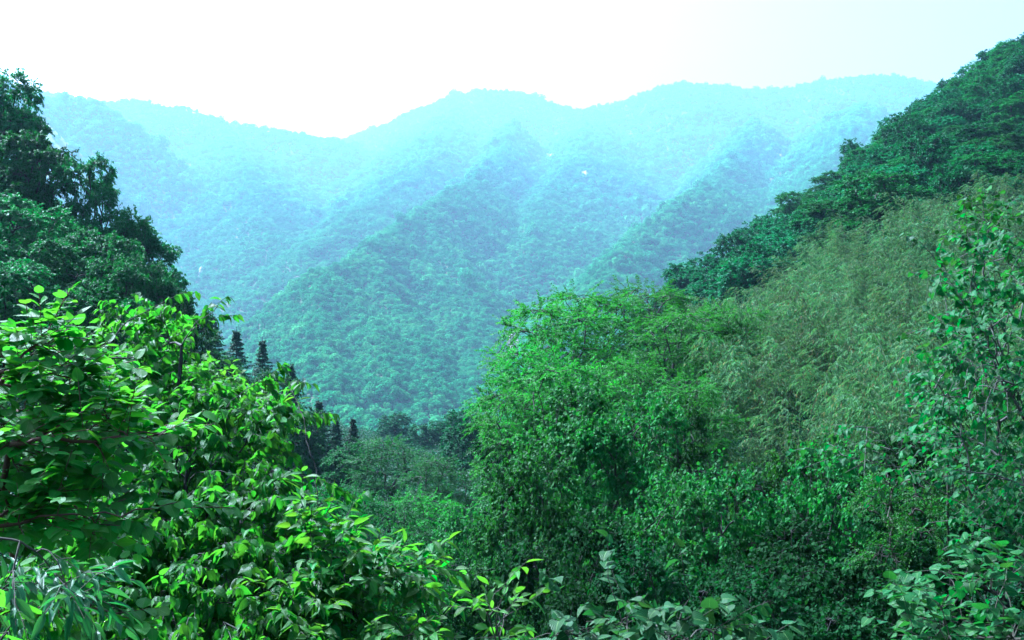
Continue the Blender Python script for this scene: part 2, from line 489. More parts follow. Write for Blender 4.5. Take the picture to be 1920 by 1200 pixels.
# running maximum of elevation along each bearing: what the camera's surroundings can see
ELEV = TZ / RR
RUN = np.maximum.accumulate(ELEV, axis=0)


def visible(x, y, z, margin):
    a = np.degrees(np.arctan2(x, y)); r = np.sqrt(x * x + y * y)
    ia = np.clip(np.searchsorted(az, a), 0, na - 1)
    ir = np.clip(np.searchsorted(rr, r) - 2, 0, nr - 1)
    return z / r > RUN[ir, ia] - margin


# ------------------------------------------------------------------ leaf shapes (x across, y along, z up; unit length)
def leaf_simple(fold=0.16, droop=0.12, wide=0.42):
    Vt = np.array([(0, 0, 0), (0.5, wide, fold), (0, 1, -droop), (-0.5, wide, fold)], float)
    Fx = np.array([(0, 1, 2), (0, 2, 3)])
    uv = np.array([(0, 0), (1, wide), (0, 1), (-1, wide)], float)
    return Vt, Fx, uv


def leaf_blade(prof, fold, droop, curl=0.0, wave=0.0, twist=0.0, seed=0):
    """prof: (t, halfwidth) rows; a folded, arching blade with a petiole"""
    r_ = random.Random(seed)
    Vt, uv, F = [], [], []
    for k, (t, hw) in enumerate(prof):
        z = -droop * t * t
        ph = twist * t
        wv = wave * r_.uniform(-1, 1)
        for s in (-1, 0, 1):
            x = s * hw
            zz = z + abs(s) * (fold * hw + wv) - curl * hw * hw * abs(s)
            Vt.append((x * math.cos(ph) , t - 0.10 * droop * t, zz + x * math.sin(ph))); uv.append((s, t))
    for k in range(len(prof) - 1):
        a = 3 * k
        F += [(a, a + 1, a + 4, a + 3), (a + 1, a + 2, a + 5, a + 4)]
    F = np.array(F)
    T = np.concatenate([F[:, [0, 1, 2]], F[:, [0, 2, 3]]])
    return np.array(Vt), T, np.array(uv, float)


OV = [(0.0, 0.012), (0.06, 0.012), (0.16, 0.42), (0.36, 0.50), (0.58, 0.42), (0.80, 0.20), (1.0, 0.004)]
LA = [(0.0, 0.03), (0.08, 0.06), (0.25, 0.42), (0.5, 0.50), (0.75, 0.32), (1.0, 0.005)]
RO = [(0.0, 0.015), (0.08, 0.015), (0.15, 0.36), (0.36, 0.50), (0.62, 0.47), (0.84, 0.26), (1.0, 0.01)]
HE = [(0.0, 0.012), (0.20, 0.012), (0.14, 0.30), (0.28, 0.50), (0.52, 0.46), (0.78, 0.24), (1.0, 0.004)]


def variants(prof, n, fold=(0.1, 0.5), droop=(0.05, 0.6), wave=0.02):
    r_ = random.Random(len(prof) * 7 + n)
    return [leaf_blade(prof, r_.uniform(*fold), r_.uniform(*droop), r_.uniform(0, 0.3), wave, r_.uniform(-0.35, 0.35), k) for k in range(n)]


SHAPES = {
    'ovate': variants(OV, 6),
    'lance': variants(LA, 5, (0.1, 0.5), (0.1, 0.5), 0.012),
    'round': variants(RO, 6, (0.05, 0.35), (0.0, 0.3)),
    'heart': variants(HE, 6, (0.05, 0.45), (0.1, 0.5), 0.03),
    'simple': [leaf_simple(0.14, 0.10, 0.42), leaf_simple(0.22, 0.25, 0.38), leaf_simple(0.05, 0.05, 0.5)],
    'narrow': [leaf_simple(0.06, 0.15, 0.35), leaf_simple(0.04, 0.30, 0.3)],
}


def leaf_frames(axis, nrm):
    y = unit(axis)
    x = unit(np.cross(y, nrm))
    z = np.cross(x, y)
    return x, y, z


def leaves_geo(pos, axis, nrm, length, width, shape, var):
    """all leaves of one plant as one vertex/face array"""
    x, y, z = leaf_frames(axis, nrm)
    Vs, Fs, Us, off = [], [], [], 0
    for k, (Vt, Ft, Uv) in enumerate(SHAPES[shape]):
        m = np.nonzero(var == k)[0]
        if len(m) == 0: continue
        co = (pos[m][:, None] + x[m][:, None] * (Vt[None, :, 0:1] * width[m][:, None, None])
              + y[m][:, None] * (Vt[None, :, 1:2] * length[m][:, None, None])
              + z[m][:, None] * (Vt[None, :, 2:3] * length[m][:, None, None] * 0.8))
        nv = len(Vt)
        Vs.append(co.reshape(-1, 3))
        Fs.append((Ft[None] + (np.arange(len(m)) * nv)[:, None, None] + off).reshape(-1, 3))
        Us.append(np.tile(Uv, (len(m), 1)))
        off += nv * len(m)
    return np.concatenate(Vs), np.concatenate(Fs), np.concatenate(Us)


def tubes(A, B, ra, rb, n=5):
    d = unit(B - A)
    ref = np.where(np.abs(d[:, 2:3]) > 0.9, np.array([[1.0, 0, 0]]), np.array([[0, 0, 1.0]]))
    x = unit(np.cross(d, ref)); y = np.cross(d, x)
    th = np.arange(n) / n * 2 * math.pi
    ring = x[:, None] * np.cos(th)[None, :, None] + y[:, None] * np.sin(th)[None, :, None]
    Vt = np.concatenate([A[:, None] + ring * ra[:, None, None], B[:, None] + ring * rb[:, None, None]], 1)
    k = np.arange(n); k2 = (k + 1) % n
    f = np.stack([k, k2, k2 + n, k + n], -1)
    F = (f[None] + (np.arange(len(A)) * 2 * n)[:, None, None]).reshape(-1, 4)
    return Vt.reshape(-1, 3), F


def grow(init, init_par, pts, bf=0.35):
    """join scattered points to a skeleton, short links and short paths first"""
    n0, N = len(init), len(pts)
    pos = np.vstack([init, pts]); par = np.full(n0 + N, -1); par[:n0] = init_par
    plen = np.zeros(n0 + N)
    for i_ in range(1, n0):
        plen[i_] = plen[par[i_]] + np.linalg.norm(pos[i_] - pos[par[i_]])
    best = np.full(N, 1e9); bpar = np.zeros(N, int)
    for i_ in range(n0):
        c = np.linalg.norm(pts - pos[i_], axis=1); cc = c + bf * plen[i_]
        m = cc < best; best[m] = cc[m]; bpar[m] = i_
    done = np.zeros(N, bool); order = list(range(n0))
    for _ in range(N):
        k = int(np.argmin(np.where(done, 1e9, best)))
        done[k] = True; g = n0 + k
        par[g] = bpar[k]; plen[g] = plen[par[g]] + np.linalg.norm(pos[g] - pos[par[g]])
        order.append(g)
        c = np.linalg.norm(pts - pos[g], axis=1) + bf * plen[g]
        m = (c < best) & ~done; best[m] = c[m]; bpar[m] = g
    return pos, par, order


def wood_geo(pos, par, order, rtip, power=0.48, rmax=None, n=5, extra=None):
    cnt = np.zeros(len(pos)); kids = np.zeros(len(pos), int)
    for g in order:
        if par[g] >= 0: kids[par[g]] += 1
    cnt[kids == 0] = 1
    for g in reversed(order):
        if par[g] >= 0: cnt[par[g]] += max(cnt[g], 1)
    r = rtip * np.maximum(cnt, 1) ** power
    if rmax: r = np.minimum(r, rmax)
    e = np.array([g for g in order if par[g] >= 0])
    rp = np.minimum(r[par[e]], r[e] * 1.6)
    # bow each link a little so that limbs do not run dead straight
    A, B = pos[par[e]], pos[e]
    L_ = np.linalg.norm(B - A, axis=1, keepdims=True)
    mid = (A + B) / 2 + np.array([0, 0, 1.0]) * L_ * 0.07 + rng.normal(size=A.shape) * L_ * 0.04
    rm = (rp + r[e]) / 2
    V1, F1 = tubes(A, mid, rp, rm, n)
    V2, F2 = tubes(mid, B, rm, r[e], n)
    return np.concatenate([V1, V2]), np.concatenate([F1, F2 + len(V1)]), kids


def sprays(org, dirs, L_, K, leaf_len, droop=0.25, ang=55, leaf_droop=0.25, jit=0.25, nup=1.0, ratio=0.5, start=0.15, shrink=0.3, vertical=False):
    """twigs with alternate leaves; returns leaf arrays and twig segments"""
    S = len(org)
    d = unit(dirs)
    up = np.array([0, 0, 1.0])
    side = unit(np.cross(d, up + rng.normal(size=(S, 3)) * 0.25))
    t = start + (1 - start) * (np.arange(K) + rng.uniform(0.1, 0.9, (S, K))) / K
    p = org[:, None] + d[:, None] * (L_[:, None] * t)[..., None] - up * (droop * L_[:, None] * t * t)[..., None]
    tan = unit(d[:, None] - up * (2 * droop * t)[..., None])
    sgn = np.where((np.arange(K) % 2) == 0, 1.0, -1.0)[None, :, None]
    last = (np.arange(K) == K - 1)[None, :, None]
    a = math.radians(ang)
    ax = tan * math.cos(a) + side[:, None] * sgn * math.sin(a) * np.where(last, 0.1, 1.0) - up * leaf_droop + rng.normal(size=(S, K, 3)) * jit
    nr_ = up * nup + rng.normal(size=(S, K, 3)) * jit * 1.4
    ln = leaf_len * (1 - shrink * np.abs(t - 0.55)) * rng.uniform(0.65, 1.2, (S, K))
    return (p.reshape(-1, 3), ax.reshape(-1, 3), nr_.reshape(-1, 3), ln.ravel(), (ln * ratio * rng.uniform(0.85, 1.15, (S, K))).ravel(),
            org, org + d * L_[:, None] * 0.55 - up * (droop * 0.30 * L_)[:, None], org + d * L_[:, None] - up * (droop * L_)[:, None])


# ------------------------------------------------------------------ tree prototypes
def make_tree_mesh(seed, name, H, CR, leafm, barkm, trunk=0.3, lobes=9, lobe_r=0.36, flat=0.62, npts=420, spr=3, K=12, L_=0.9, leaf=0.13,
                   ratio=0.45, droop=0.2, leaf_droop=0.2, ang=55, shape='simple', rtip=0.012, updir=0.15, top=0.5, jit=0.28, lean=0.0, twigs=False):
    global rng
    rng = np.random.default_rng(seed)
    # lobes of the crown
    cs, rs = [], []
    for k in range(lobes):
        a = k * 2.399 + rng.uniform(-0.4, 0.4)
        f = (k + 0.5) / lobes
        zc = H * (trunk + (1 - trunk) * (0.15 + 0.72 * f))
        rad = CR * (1 - lobe_r * 0.8) * math.sqrt(max(0.0, 1 - (f * (1 - top * 0.3)) ** 2)) * rng.uniform(0.55, 1.1)
        cs.append((math.cos(a) * rad, math.sin(a) * rad, min(zc, H - CR * lobe_r * flat)))
        rs.append(CR * lobe_r * rng.uniform(0.75, 1.25))
    cs, rs = np.array(cs), np.array(rs)
    which = rng.integers(0, lobes, npts)
    dd = unit(rng.normal(size=(npts, 3)))
    dd[:, 2] = np.where(rng.random(npts) < 0.6, np.abs(dd[:, 2]), dd[:, 2])
    rad = rs[which] * (0.45 + 0.6 * rng.random(npts) ** 0.6)
    pts = cs[which] + dd * rad[:, None] * np.array([1, 1, flat])
    pts[:, 2] = np.clip(pts[:, 2], H * trunk * 0.5, H)
    nt_ = 7
    tz = np.linspace(0, H * (trunk + (1 - trunk) * 0.45), nt_)
    wob = np.cumsum(rng.normal(size=(nt_, 2)) * 0.02 * H, 0); wob[0] = 0
    init = np.column_stack([wob[:, 0] + lean * tz, wob[:, 1], tz])
    pos, par, order = grow(init, np.arange(-1, nt_ - 1), pts, 0.3)
    Vw, Fw, kids = wood_geo(pos, par, order, rtip, 0.5, H * 0.028, 5)
    og = np.repeat(pts, spr, 0); wh = np.repeat(which, spr)
    outw = (og - cs[wh]) * np.array([1, 1, 0.6]) + og * np.array([0.35, 0.35, 0])
    d = unit(unit(outw) + rng.normal(size=og.shape) * 0.4) + np.array([0, 0, updir])
    lp = sprays(og, d, L_ * rng.uniform(0.6, 1.2, len(og)), K, leaf, droop, ang, leaf_droop, jit, 1.0, ratio)
    var = rng.integers(0, len(SHAPES[shape]), len(lp[0]))
    Vl, Fl, Ul = leaves_geo(lp[0], lp[1], lp[2], lp[3], lp[4], shape, var)
    wood = mesh_from(name + '_trunk', Vw, Fw, barkm, smooth=True)
    if twigs:
        tv, tf = tubes(np.concatenate([lp[5], lp[6]]), np.concatenate([lp[6], lp[7]]), np.full(2 * len(og), rtip * 0.6), np.full(2 * len(og), rtip * 0.4), 3)
        wood = mesh_from(name + '_trunk', np.concatenate([Vw, tv]), np.concatenate([Fw, tf + len(Vw)]), barkm, smooth=True)
    crown = mesh_from(name + '_crown', Vl, Fl, leafm, uv=Ul)
    return wood, crown, H, CR


def make_conifer(seed, name, H=11.0, CR=4.2):
    global rng
    rng = np.random.default_rng(seed)
    tz = np.linspace(0, H, 9)
    A = np.column_stack([np.zeros(9), np.zeros(9), tz])
    rr_ = np.linspace(0.16, 0.015, 9)
    Vw, Fw = tubes(A[:-1], A[1:], rr_[:-1], rr_[1:], 6)
    og, dr, ln = [], [], []
    z = H * 0.12
    while z < H - 0.3:
        f = (z / H)
        R0 = CR * (1 - f) ** 1.1 * rng.uniform(0.55, 1.15) + 0.03
        nb = int(4 + 3 * (1 - f))
        a0 = rng.uniform(0, 6.28)
        for b in range(nb):
            a = a0 + b * 6.28 / nb + rng.uniform(-0.3, 0.3)
            og.append((0, 0, z + rng.uniform(-0.1, 0.1))); dr.append((math.cos(a), math.sin(a), 0.25 - 0.35 * (1 - f) + rng.uniform(-0.1, 0.1))); ln.append(R0 * rng.uniform(0.75, 1.1))
        z += 0.13 + 0.17 * (1 - f)
    og, dr, ln = np.array(og), unit(np.array(dr)), np.array(ln)
    # secondary sprays along each bough
    t = np.tile(np.linspace(0.2, 1.0, 8), len(og))
    O = np.repeat(og, 8, 0); D = np.repeat(dr, 8, 0); Ln = np.repeat(ln, 8)
    o2 = O + D * (Ln * t)[:, None] - np.array([0, 0, 1]) * (0.12 * Ln * t * t)[:, None]
    sd_ = unit(np.cross(D, np.array([0, 0, 1.0]))) * np.where(np.arange(len(O)) % 2 == 0, 1, -1)[:, None]
    d2 = unit(D * 0.8 + sd_ * 0.8 + rng.normal(size=O.shape) * 0.15)
    lp = sprays(o2, d2, 0.06 + 0.34 * Ln * (1.1 - t), 12, 0.20, 0.35, 40, 0.3, 0.3, 1.0, 0.28)
    var = rng.integers(0, 2, len(lp[0]))
    Vl, Fl, Ul = leaves_geo(lp[0], lp[1], lp[2], lp[3], lp[4], 'narrow', var)
    return mesh_from(name + '_trunk', Vw, Fw, M['bark'], smooth=True), mesh_from(name + '_crown', Vl, Fl, M['conifer'], uv=Ul), H, CR


PROTO = {}
for k in range(3):
    PROTO['dark%d' % k] = make_tree_mesh(100 + k, 'dark', 9.5, 3.2, M['dark'], M['bark'], 0.12, 12, 0.36, 0.45, 700, 3, 17, 0.65, 0.18, 0.62, 0.22, 0.3, 58, rtip=0.012)
for k in range(4):
    PROTO['feather%d' % k] = make_tree_mesh(200 + k, 'feather', 9.5, 3.6, M['feather'], M['bark'], 0.16, 17, 0.36, 0.22, 520, 2, 24, 1.05, 0.15, 0.60, 0.16, 0.10, 62, rtip=0.010, updir=0.06, jit=0.2)
for k in range(2):
    PROTO['pale%d' % k] = make_tree_mesh(300 + k, 'pale', 8.0, 3.2, M['pale'], M['bark'], 0.2, 15, 0.34, 0.26, 460, 3, 20, 0.9, 0.13, 0.5, 0.22, 0.1, 60, rtip=0.010, jit=0.18)
for k in range(4):
    PROTO['mid%d' % k] = make_tree_mesh(400 + k, 'mid', 5.0, 1.9, M['mid'], M['bark'], 0.10, 10, 0.33, 0.55, 520, 3, 12, 0.42, 0.095, 0.70, 0.14, 0.3, 55, shape='round', rtip=0.005, updir=0.35, jit=0.3, twigs=True)
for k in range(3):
    PROTO['mid_shaded%d' % k] = make_tree_mesh(450 + k, 'mid_shaded', 5.0, 1.9, M['mid_shaded'], M['bark'], 0.10, 10, 0.33, 0.45, 480, 3, 11, 0.45, 0.10, 0.72, 0.14, 0.25, 55, shape='round', rtip=0.005, updir=0.2, jit=0.28, twigs=True)  # bushes of the dark lower part, their shade carried by the leaf colour
for k in range(4):
    PROTO['slope%d' % k] = make_tree_mesh(500 + k, 'slope', 8.0, 3.6, M['slope'], M['bark'], 0.08, 10, 0.40, 0.78, 420, 3, 11, 0.75, 0.30, 0.62, 0.2, 0.25, 58, rtip=0.016)
for k in range(2):
    PROTO['conifer%d' % k] = make_conifer(600 + k, 'conifer')
PROTO['yellow0'] = make_tree_mesh(700, 'yellow', 5.2, 1.0, M['yellow'], M['twig'], 0.68, 9, 0.34, 0.5, 200, 3, 10, 0.3, 0.06, 0.5, 0.15, 0.1, 55, rtip=0.005)

used = set()
idx_rng = random.Random(5)


def plant_tree(name, proto, base, H, W, label, cat='tree', group=None, rz=None):
    wood, crown, ph, pr_ = PROTO[proto]
    e = bpy.data.objects.new(name, None)
    C.objects.link(e)
    e.empty_display_size = 0.5
    e.location = [float(a) for a in base]
    e.rotation_euler = (0, 0, idx_rng.uniform(0, 6.28) if rz is None else rz)
    e.scale = (W / (2 * pr_), W / (2 * pr_), H / ph)
    tag(e, label, cat, group)
    link('trunk', wood, e)
    link('crown', crown, e)
    return e


def tree_at(name, proto, px, py, d, wpx, label, cat='tree', group=None, rz=None):
    x, y, ztop = P(px, py, d)
    g = gz(x, y) - 0.15
    H = ztop - g
    if not 2.0 < H < 16: print('TREE H', name, px, py, d, round(H, 2))
    H = max(H, 2.0)
    W = wpx / FPX * d
    return plant_tree(name, proto, (x, y, g), H, W, label, cat, group, rz)


# ------------------------------------------------------------------ instanced masses (forest, undergrowth, bamboo)
def instanced(name, protos, pos, rot, scl, idx, mat_obj_label, cat, kind='stuff'):
    col = bpy.data.collections.new(name + '_kinds')
    for k, m_ in enumerate(protos):
        o = bpy.data.objects.new('%s_kind_%02d' % (name, k), m_)
        col.objects.link(o)
    me = bpy.data.meshes.new(name)
    me.vertices.add(len(pos))
    me.vertices.foreach_set('co', np.ascontiguousarray(pos, dtype=np.float32).ravel())
    for nm, ty, arr in (('rot', 'FLOAT_VECTOR', rot), ('scl', 'FLOAT_VECTOR', scl)):
        a = me.attributes.new(nm, ty, 'POINT'); a.data.foreach_set('vector', np.ascontiguousarray(arr, dtype=np.float32).ravel())
    a = me.attributes.new('kind_index', 'INT', 'POINT'); a.data.foreach_set('value', np.ascontiguousarray(idx, dtype=np.int32))
    o = link(name, me)
    ng = bpy.data.node_groups.new(name + '_nodes', 'GeometryNodeTree')
    ng.interface.new_socket('Geometry', in_out='INPUT', socket_type='NodeSocketGeometry')
    ng.interface.new_socket('Geometry', in_out='OUTPUT', socket_type='NodeSocketGeometry')
    N, L = ng.nodes.new, ng.links.new
    gi, go = N('NodeGroupInput'), N('NodeGroupOutput')
    ci = N('GeometryNodeCollectionInfo'); ci.inputs['Collection'].default_value = col
    ci.inputs['Separate Children'].default_value = True; ci.inputs['Reset Children'].default_value = True
    ip = N('GeometryNodeInstanceOnPoints'); ip.inputs['Pick Instance'].default_value = True

    def attr(nm, ty):
        q = N('GeometryNodeInputNamedAttribute'); q.data_type = ty; q.inputs['Name'].default_value = nm
        return q.outputs['Attribute']
    L(gi.outputs[0], ip.inputs['Points']); L(ci.outputs[0], ip.inputs['Instance'])
    L(attr('kind_index', 'INT'), ip.inputs['Instance Index'])
    er = N('FunctionNodeEulerToRotation'); L(attr('rot', 'FLOAT_VECTOR'), er.inputs[0]); L(er.outputs[0], ip.inputs['Rotation'])
    L(attr('scl', 'FLOAT_VECTOR'), ip.inputs['Scale'])
    L(ip.outputs[0], go.inputs[0])
    md = o.modifiers.new('scatter', 'NODES'); md.node_group = ng
    tag(o, mat_obj_label, cat, None, kind)
    return o


# far canopy: every dot on the mountains is a crown of leaf clumps
def crown_cloud(seed, n, size, lumps):
    g = np.random.default_rng(seed)
    c = unit(g.normal(size=(lumps, 3))) * np.array([0.36, 0.36, 0.22]) * g.uniform(0.5, 1.1, (lumps, 1)) + np.array([0, 0, 0.5])
    r_ = g.uniform(0.22, 0.36, lumps)
    k = g.integers(0, lumps, n)
    d = unit(g.normal(size=(n, 3)))
    p = c[k] + d * (r_[k] * g.uniform(0.75, 1.05, n))[:, None] * np.array([1, 1, 0.85])
    nr_ = unit(d + np.array([0, 0, 0.5]) + g.normal(size=(n, 3)) * 0.45)
    ax = np.cross(nr_, unit(g.normal(size=(n, 3))))
    s = size * g.uniform(0.7, 1.3, n)
    Vl, Fl, Ul = leaves_geo(p - unit(ax) * s[:, None] * 0.5, ax, nr_, s, s * 0.9, 'simple', g.integers(0, 3, n))
    return mesh_from('far_crown', Vl, Fl, M['forest'])


def jittered(r0, r1, sp, amax=0.60):
    xs = np.arange(-r1 * math.sin(amax), r1 * math.sin(amax), sp); ys = np.arange(r0 * math.cos(amax), r1, sp)
    X, Y = np.meshgrid(xs, ys); X = X.ravel(); Y = Y.ravel()
    X = X + rng.uniform(-0.5, 0.5, len(X)) * sp; Y = Y + rng.uniform(-0.5, 0.5, len(Y)) * sp
    r = np.sqrt(X * X + Y * Y); a = np.abs(np.arctan2(X, Y))
    m = (r >= r0) & (r < r1) & (a < amax)
    return X[m], Y[m]


rng = np.random.default_rng(21)
fx, fy, fs = [], [], []
for r0, r1, sp, cs_ in ((470, 1250, 3.7, 4.5), (1250, 2150, 5.2, 6.0), (2150, 3200, 8.0, 9.2), (3200, 4750, 11.5, 12.5)):
    X, Y = jittered(r0, r1, sp)
    fx.append(X); fy.append(Y); fs.append(np.full(len(X), cs_))
fx, fy, fs = map(np.concatenate, (fx, fy, fs))
fz = terrain(fx, fy)
ok = visible(fx, fy, fz + 8, 0.006) & (rng.random(len(fx)) > meadow(fx, fy) * 0.92)
fx, fy, fs, fz = fx[ok], fy[ok], fs[ok], fz[ok]
nF = len(fx)
sc_ = fs * np.exp(rng.normal(size=nF) * 0.38)
print('far crowns', nF)
farm = [crown_cloud(30 + k, 420, 0.125, 7) for k in range(5)]
instanced('mountain_forest', farm, np.column_stack([fx, fy, fz - 0.25 * sc_]), np.column_stack([rng.normal(size=nF) * 0.12, rng.normal(size=nF) * 0.12, rng.uniform(0, 6.28, nF)]),
          np.column_stack([sc_, sc_, sc_ * rng.uniform(0.8, 1.4, nF)]), rng.integers(0, 5, nF),
          'blue green forest covering the hazy mountains beyond the valley', 'forest')

# undergrowth on the near slopes
def bush_mesh(seed, name, mat, n=150, Rb=0.9, Hb=1.1, leaf=0.12, K=7):
    global rng
    rng = np.random.default_rng(seed)
    d = unit(rng.normal(size=(n, 3))); d[:, 2] = np.abs(d[:, 2])
    p = d * rng.uniform(0.35, 1.0, (n, 1)) * np.array([Rb, Rb, Hb])
    lp = sprays(p, d + np.array([0, 0, 0.2]), np.full(n, 0.4), K, leaf, 0.25, 55, 0.25, 0.3, 1.0, 0.5)
    Vl, Fl, Ul = leaves_geo(lp[0], lp[1], lp[2], lp[3], lp[4], 'simple', rng.integers(0, 3, len(lp[0])))
    return mesh_from(name, Vl, Fl, mat)


um = [bush_mesh(40 + k, 'bush_clump', M['under']) for k in range(4)]
rng = np.random.default_rng(22)
X, Y = jittered(7, 75, 1.15, 0.66); X2, Y2 = jittered(75, 560, 3.4, 0.62)
ux = np.concatenate([X, X2]); uy = np.concatenate([Y, Y2]); us = np.concatenate([np.full(len(X), 1.0), np.full(len(X2), 2.8)])
uz = terrain(ux, uy)
ok = visible(ux, uy, uz + 4, 0.05)
ux, uy, us, uz = ux[ok], uy[ok], us[ok], uz[ok]
us = us * rng.uniform(0.7, 1.35, len(us))
print('undergrowth', len(ux))
instanced('undergrowth', um, np.column_stack([ux, uy, uz - 0.15]), np.column_stack([np.zeros(len(ux)), np.zeros(len(ux)), rng.uniform(0, 6.28, len(ux))]),
          np.column_stack([us, us, us]), rng.integers(0, 4, len(ux)), 'dark leafy undergrowth covering the near slopes under the trees', 'undergrowth')


# bamboo: arching culms with sprays of narrow leaves
def bamboo_mesh(seed):
    global rng
    rng = np.random.default_rng(seed)
    Vs, Fs, off = [], [], 0
    og, dr = [], []
    for c in range(9):
        a = rng.uniform(0, 6.28); b = np.array([math.cos(a), math.sin(a), 0]) * rng.uniform(0.1, 0.5)
        Hc = rng.uniform(3.4, 6.0); ln = rng.uniform(0.6, 2.0); la = a + rng.uniform(-0.7, 0.7)
        ld = np.array([math.cos(la), math.sin(la), 0])
        t = np.linspace(0, 1, 9)
        path = b + np.outer(t, [0, 0, Hc]) + ld * (ln * t ** 2.2)[:, None] - np.outer(0.5 * ln * t ** 4, [0, 0, 1])
        r_ = np.linspace(0.018, 0.004, 9)
        v, f = tubes(path[:-1], path[1:], r_[:-1], r_[1:], 5)
        Vs.append(v); Fs.append(f + off); off += len(v)
        for k in range(36):
            tt = 1 - 0.72 * rng.random() ** 1.5
            p = np.array([np.interp(tt, t, path[:, j_]) for j_ in range(3)])
            aa = la + rng.normal() * 1.2
            og.append(p); dr.append((math.cos(aa), math.sin(aa), rng.uniform(-0.2, 0.45)))
    og, dr = np.array(og), unit(np.array(dr))
    lp = sprays(og, dr, rng.uniform(0.35, 0.8, len(og)), 18, 0.155, 0.5, 30, 0.5, 0.3, 0.7, 0.19)
    Vl, Fl, Ul = leaves_geo(lp[0], lp[1], lp[2], lp[3], lp[4], 'narrow', rng.integers(0, 2, len(lp[0])))
    V_ = np.concatenate([Vl] + Vs)
    me = mesh_from('bamboo_clump', V_, [Fl, np.concatenate(Fs) + len(Vl)], M['bamboo'])
    me.materials.append(M['culm'])
    mi = np.zeros(len(me.polygons), np.int32); mi[len(Fl):] = 1
    me.polygons.foreach_set('material_index', mi)
    return me


def in_poly(px, py, poly):
    c = np.zeros(len(px), bool)
    for (x1, y1), (x2, y2) in zip(poly, poly[1:] + poly[:1]):
        c ^= ((y1 > py) != (y2 > py)) & (px < (x2 - x1) * (py - y1) / (y2 - y1 + 1e-9) + x1)
    return c


BAM = [(1300, 660), (1330, 560), (1420, 505), (1560, 425), (1780, 375), (2100, 320), (2100, 840), (1700, 830), (1480, 800), (1330, 745)]
bm_ = [bamboo_mesh(60 + k) for k in range(6)]
rng = np.random.default_rng(23)
X, Y = jittered(19, 130, 2.2, 0.60)
Z = terrain(X, Y)
cx_, cy_ = 960 + FPX * X / Y, 600 - FPX * (Z + 3.6) / Y
ok = in_poly(cx_, cy_, BAM) & visible(X, Y, Z + 5, 0.02)
X, Y, Z = X[ok], Y[ok], Z[ok]
bs = rng.uniform(0.6, 1.2, len(X))
print('bamboo', len(X))
instanced('bamboo_thicket', bm_, np.column_stack([X, Y, Z - 0.1]), np.column_stack([rng.normal(size=len(X)) * 0.08, rng.normal(size=len(X)) * 0.08, rng.uniform(0, 6.28, len(X))]),
          np.column_stack([bs, bs, bs]), rng.integers(0, 6, len(X)), 'olive bamboo thicket with brown tips covering the slope on the right', 'bamboo')

# ------------------------------------------------------------------ trees of the right hill (each crown its own tree)
SLO = [(1245, 560), (1270, 520), (1340, 465), (1480, 370), (1590, 280), (1780, 140), (1920, 70), (2060, 30), (2060, 330), (1920, 325), (1780, 385), (1560, 440), (1480, 490), (1400, 540), (1310, 590)]
rng = np.random.default_rng(24)
X, Y = jittered(90, 330, 6.6, 0.57)
Z = terrain(X, Y)
cx_, cy_ = 960 + FPX * X / Y, 600 - FPX * (Z + 5.0) / Y
ok = in_poly(cx_, cy_, SLO) & visible(X, Y, Z + 7, 0.004) & (cx_ < 1975)
X, Y, Z, cx_, cy_ = X[ok], Y[ok], Z[ok], cx_[ok], cy_[ok]
print('slope trees', len(X))
col_ = ((cx_ - 1240) // 34).astype(int)
sky_t, bam_t = [], []
for c in np.unique(col_):
    m = np.nonzero(col_ == c)[0]
    sky_t.append(int(m[np.argmin(cy_[m])]))
    b = int(m[np.argmax(cy_[m])])
    if b != sky_t[-1]: bam_t.append(b)
NTH = ['first', 'second', 'third', 'fourth', 'fifth', 'sixth', 'seventh', 'eighth', 'ninth', 'tenth', 'eleventh', 'twelfth', 'thirteenth', 'fourteenth', 'fifteenth', 'sixteenth',
       'seventeenth', 'eighteenth', 'nineteenth', 'twentieth', 'twenty-first', 'twenty-second', 'twenty-third', 'twenty-fourth', 'twenty-fifth']
for k in range(len(X)):
    if k in sky_t:
        lab, grp = '%s tree up along the right hill skyline from its lower end' % NTH[min(sky_t.index(k), 24)], 'trees along the right hill skyline'
    elif k in bam_t:
        lab, grp = '%s tree along the upper edge of the bamboo, counted from the valley' % NTH[min(bam_t.index(k), 24)], 'trees along the upper edge of the bamboo'
    elif cx_[k] < 1560:
        lab, grp = 'tree inside the lower narrow end of the right hillside wood', 'trees inside the lower end of the hillside wood'
    elif cx_[k] < 1740:
        lab, grp = 'tree inside the middle of the right hillside wood, below the notch in the skyline', 'trees inside the middle of the hillside wood'
    else:
        lab, grp = 'tree inside the upper right part of the hillside wood', 'trees inside the upper part of the hillside wood'
    kd = rng.random()
    pro = 'slope%d' % rng.integers(0, 4) if kd < 0.62 else ('dark%d' % rng.integers(0, 3) if kd < 0.93 else 'pale%d' % rng.integers(0, 2))
    plant_tree('hillside_tree', pro, (X[k], Y[k], Z[k] - 0.3), rng.uniform(5.2, 9.8), rng.uniform(5.8, 9.6), lab, 'tree', grp)
SPECIAL = 'trees standing out of the right hillside'
tree_at('ridge_tree', 'slope1', 1602, 262, 186, 60, 'small dark round tree jutting from the right hill skyline above the notch', 'tree', SPECIAL)
tree_at('ridge_tree', 'slope2', 1716, 190, 214, 62, 'pale tufted tree poking above the right hill skyline below the shoulder', 'tree', SPECIAL)
tree_at('pale_tree', 'pale1', 1690, 255, 176, 110, 'pale feathery tree among dark crowns on the upper right hillside', 'tree', SPECIAL)
tree_at('edge_tree', 'slope3', 1385, 430, 138, 110, 'dark broad tree at the foot of the right hill skyline beside the bamboo', 'tree', SPECIAL)
tree_at('edge_tree', 'slope0', 1290, 500, 150, 110, 'lowest dark tree on the right hill skyline behind the bright green trees', 'tree', SPECIAL)

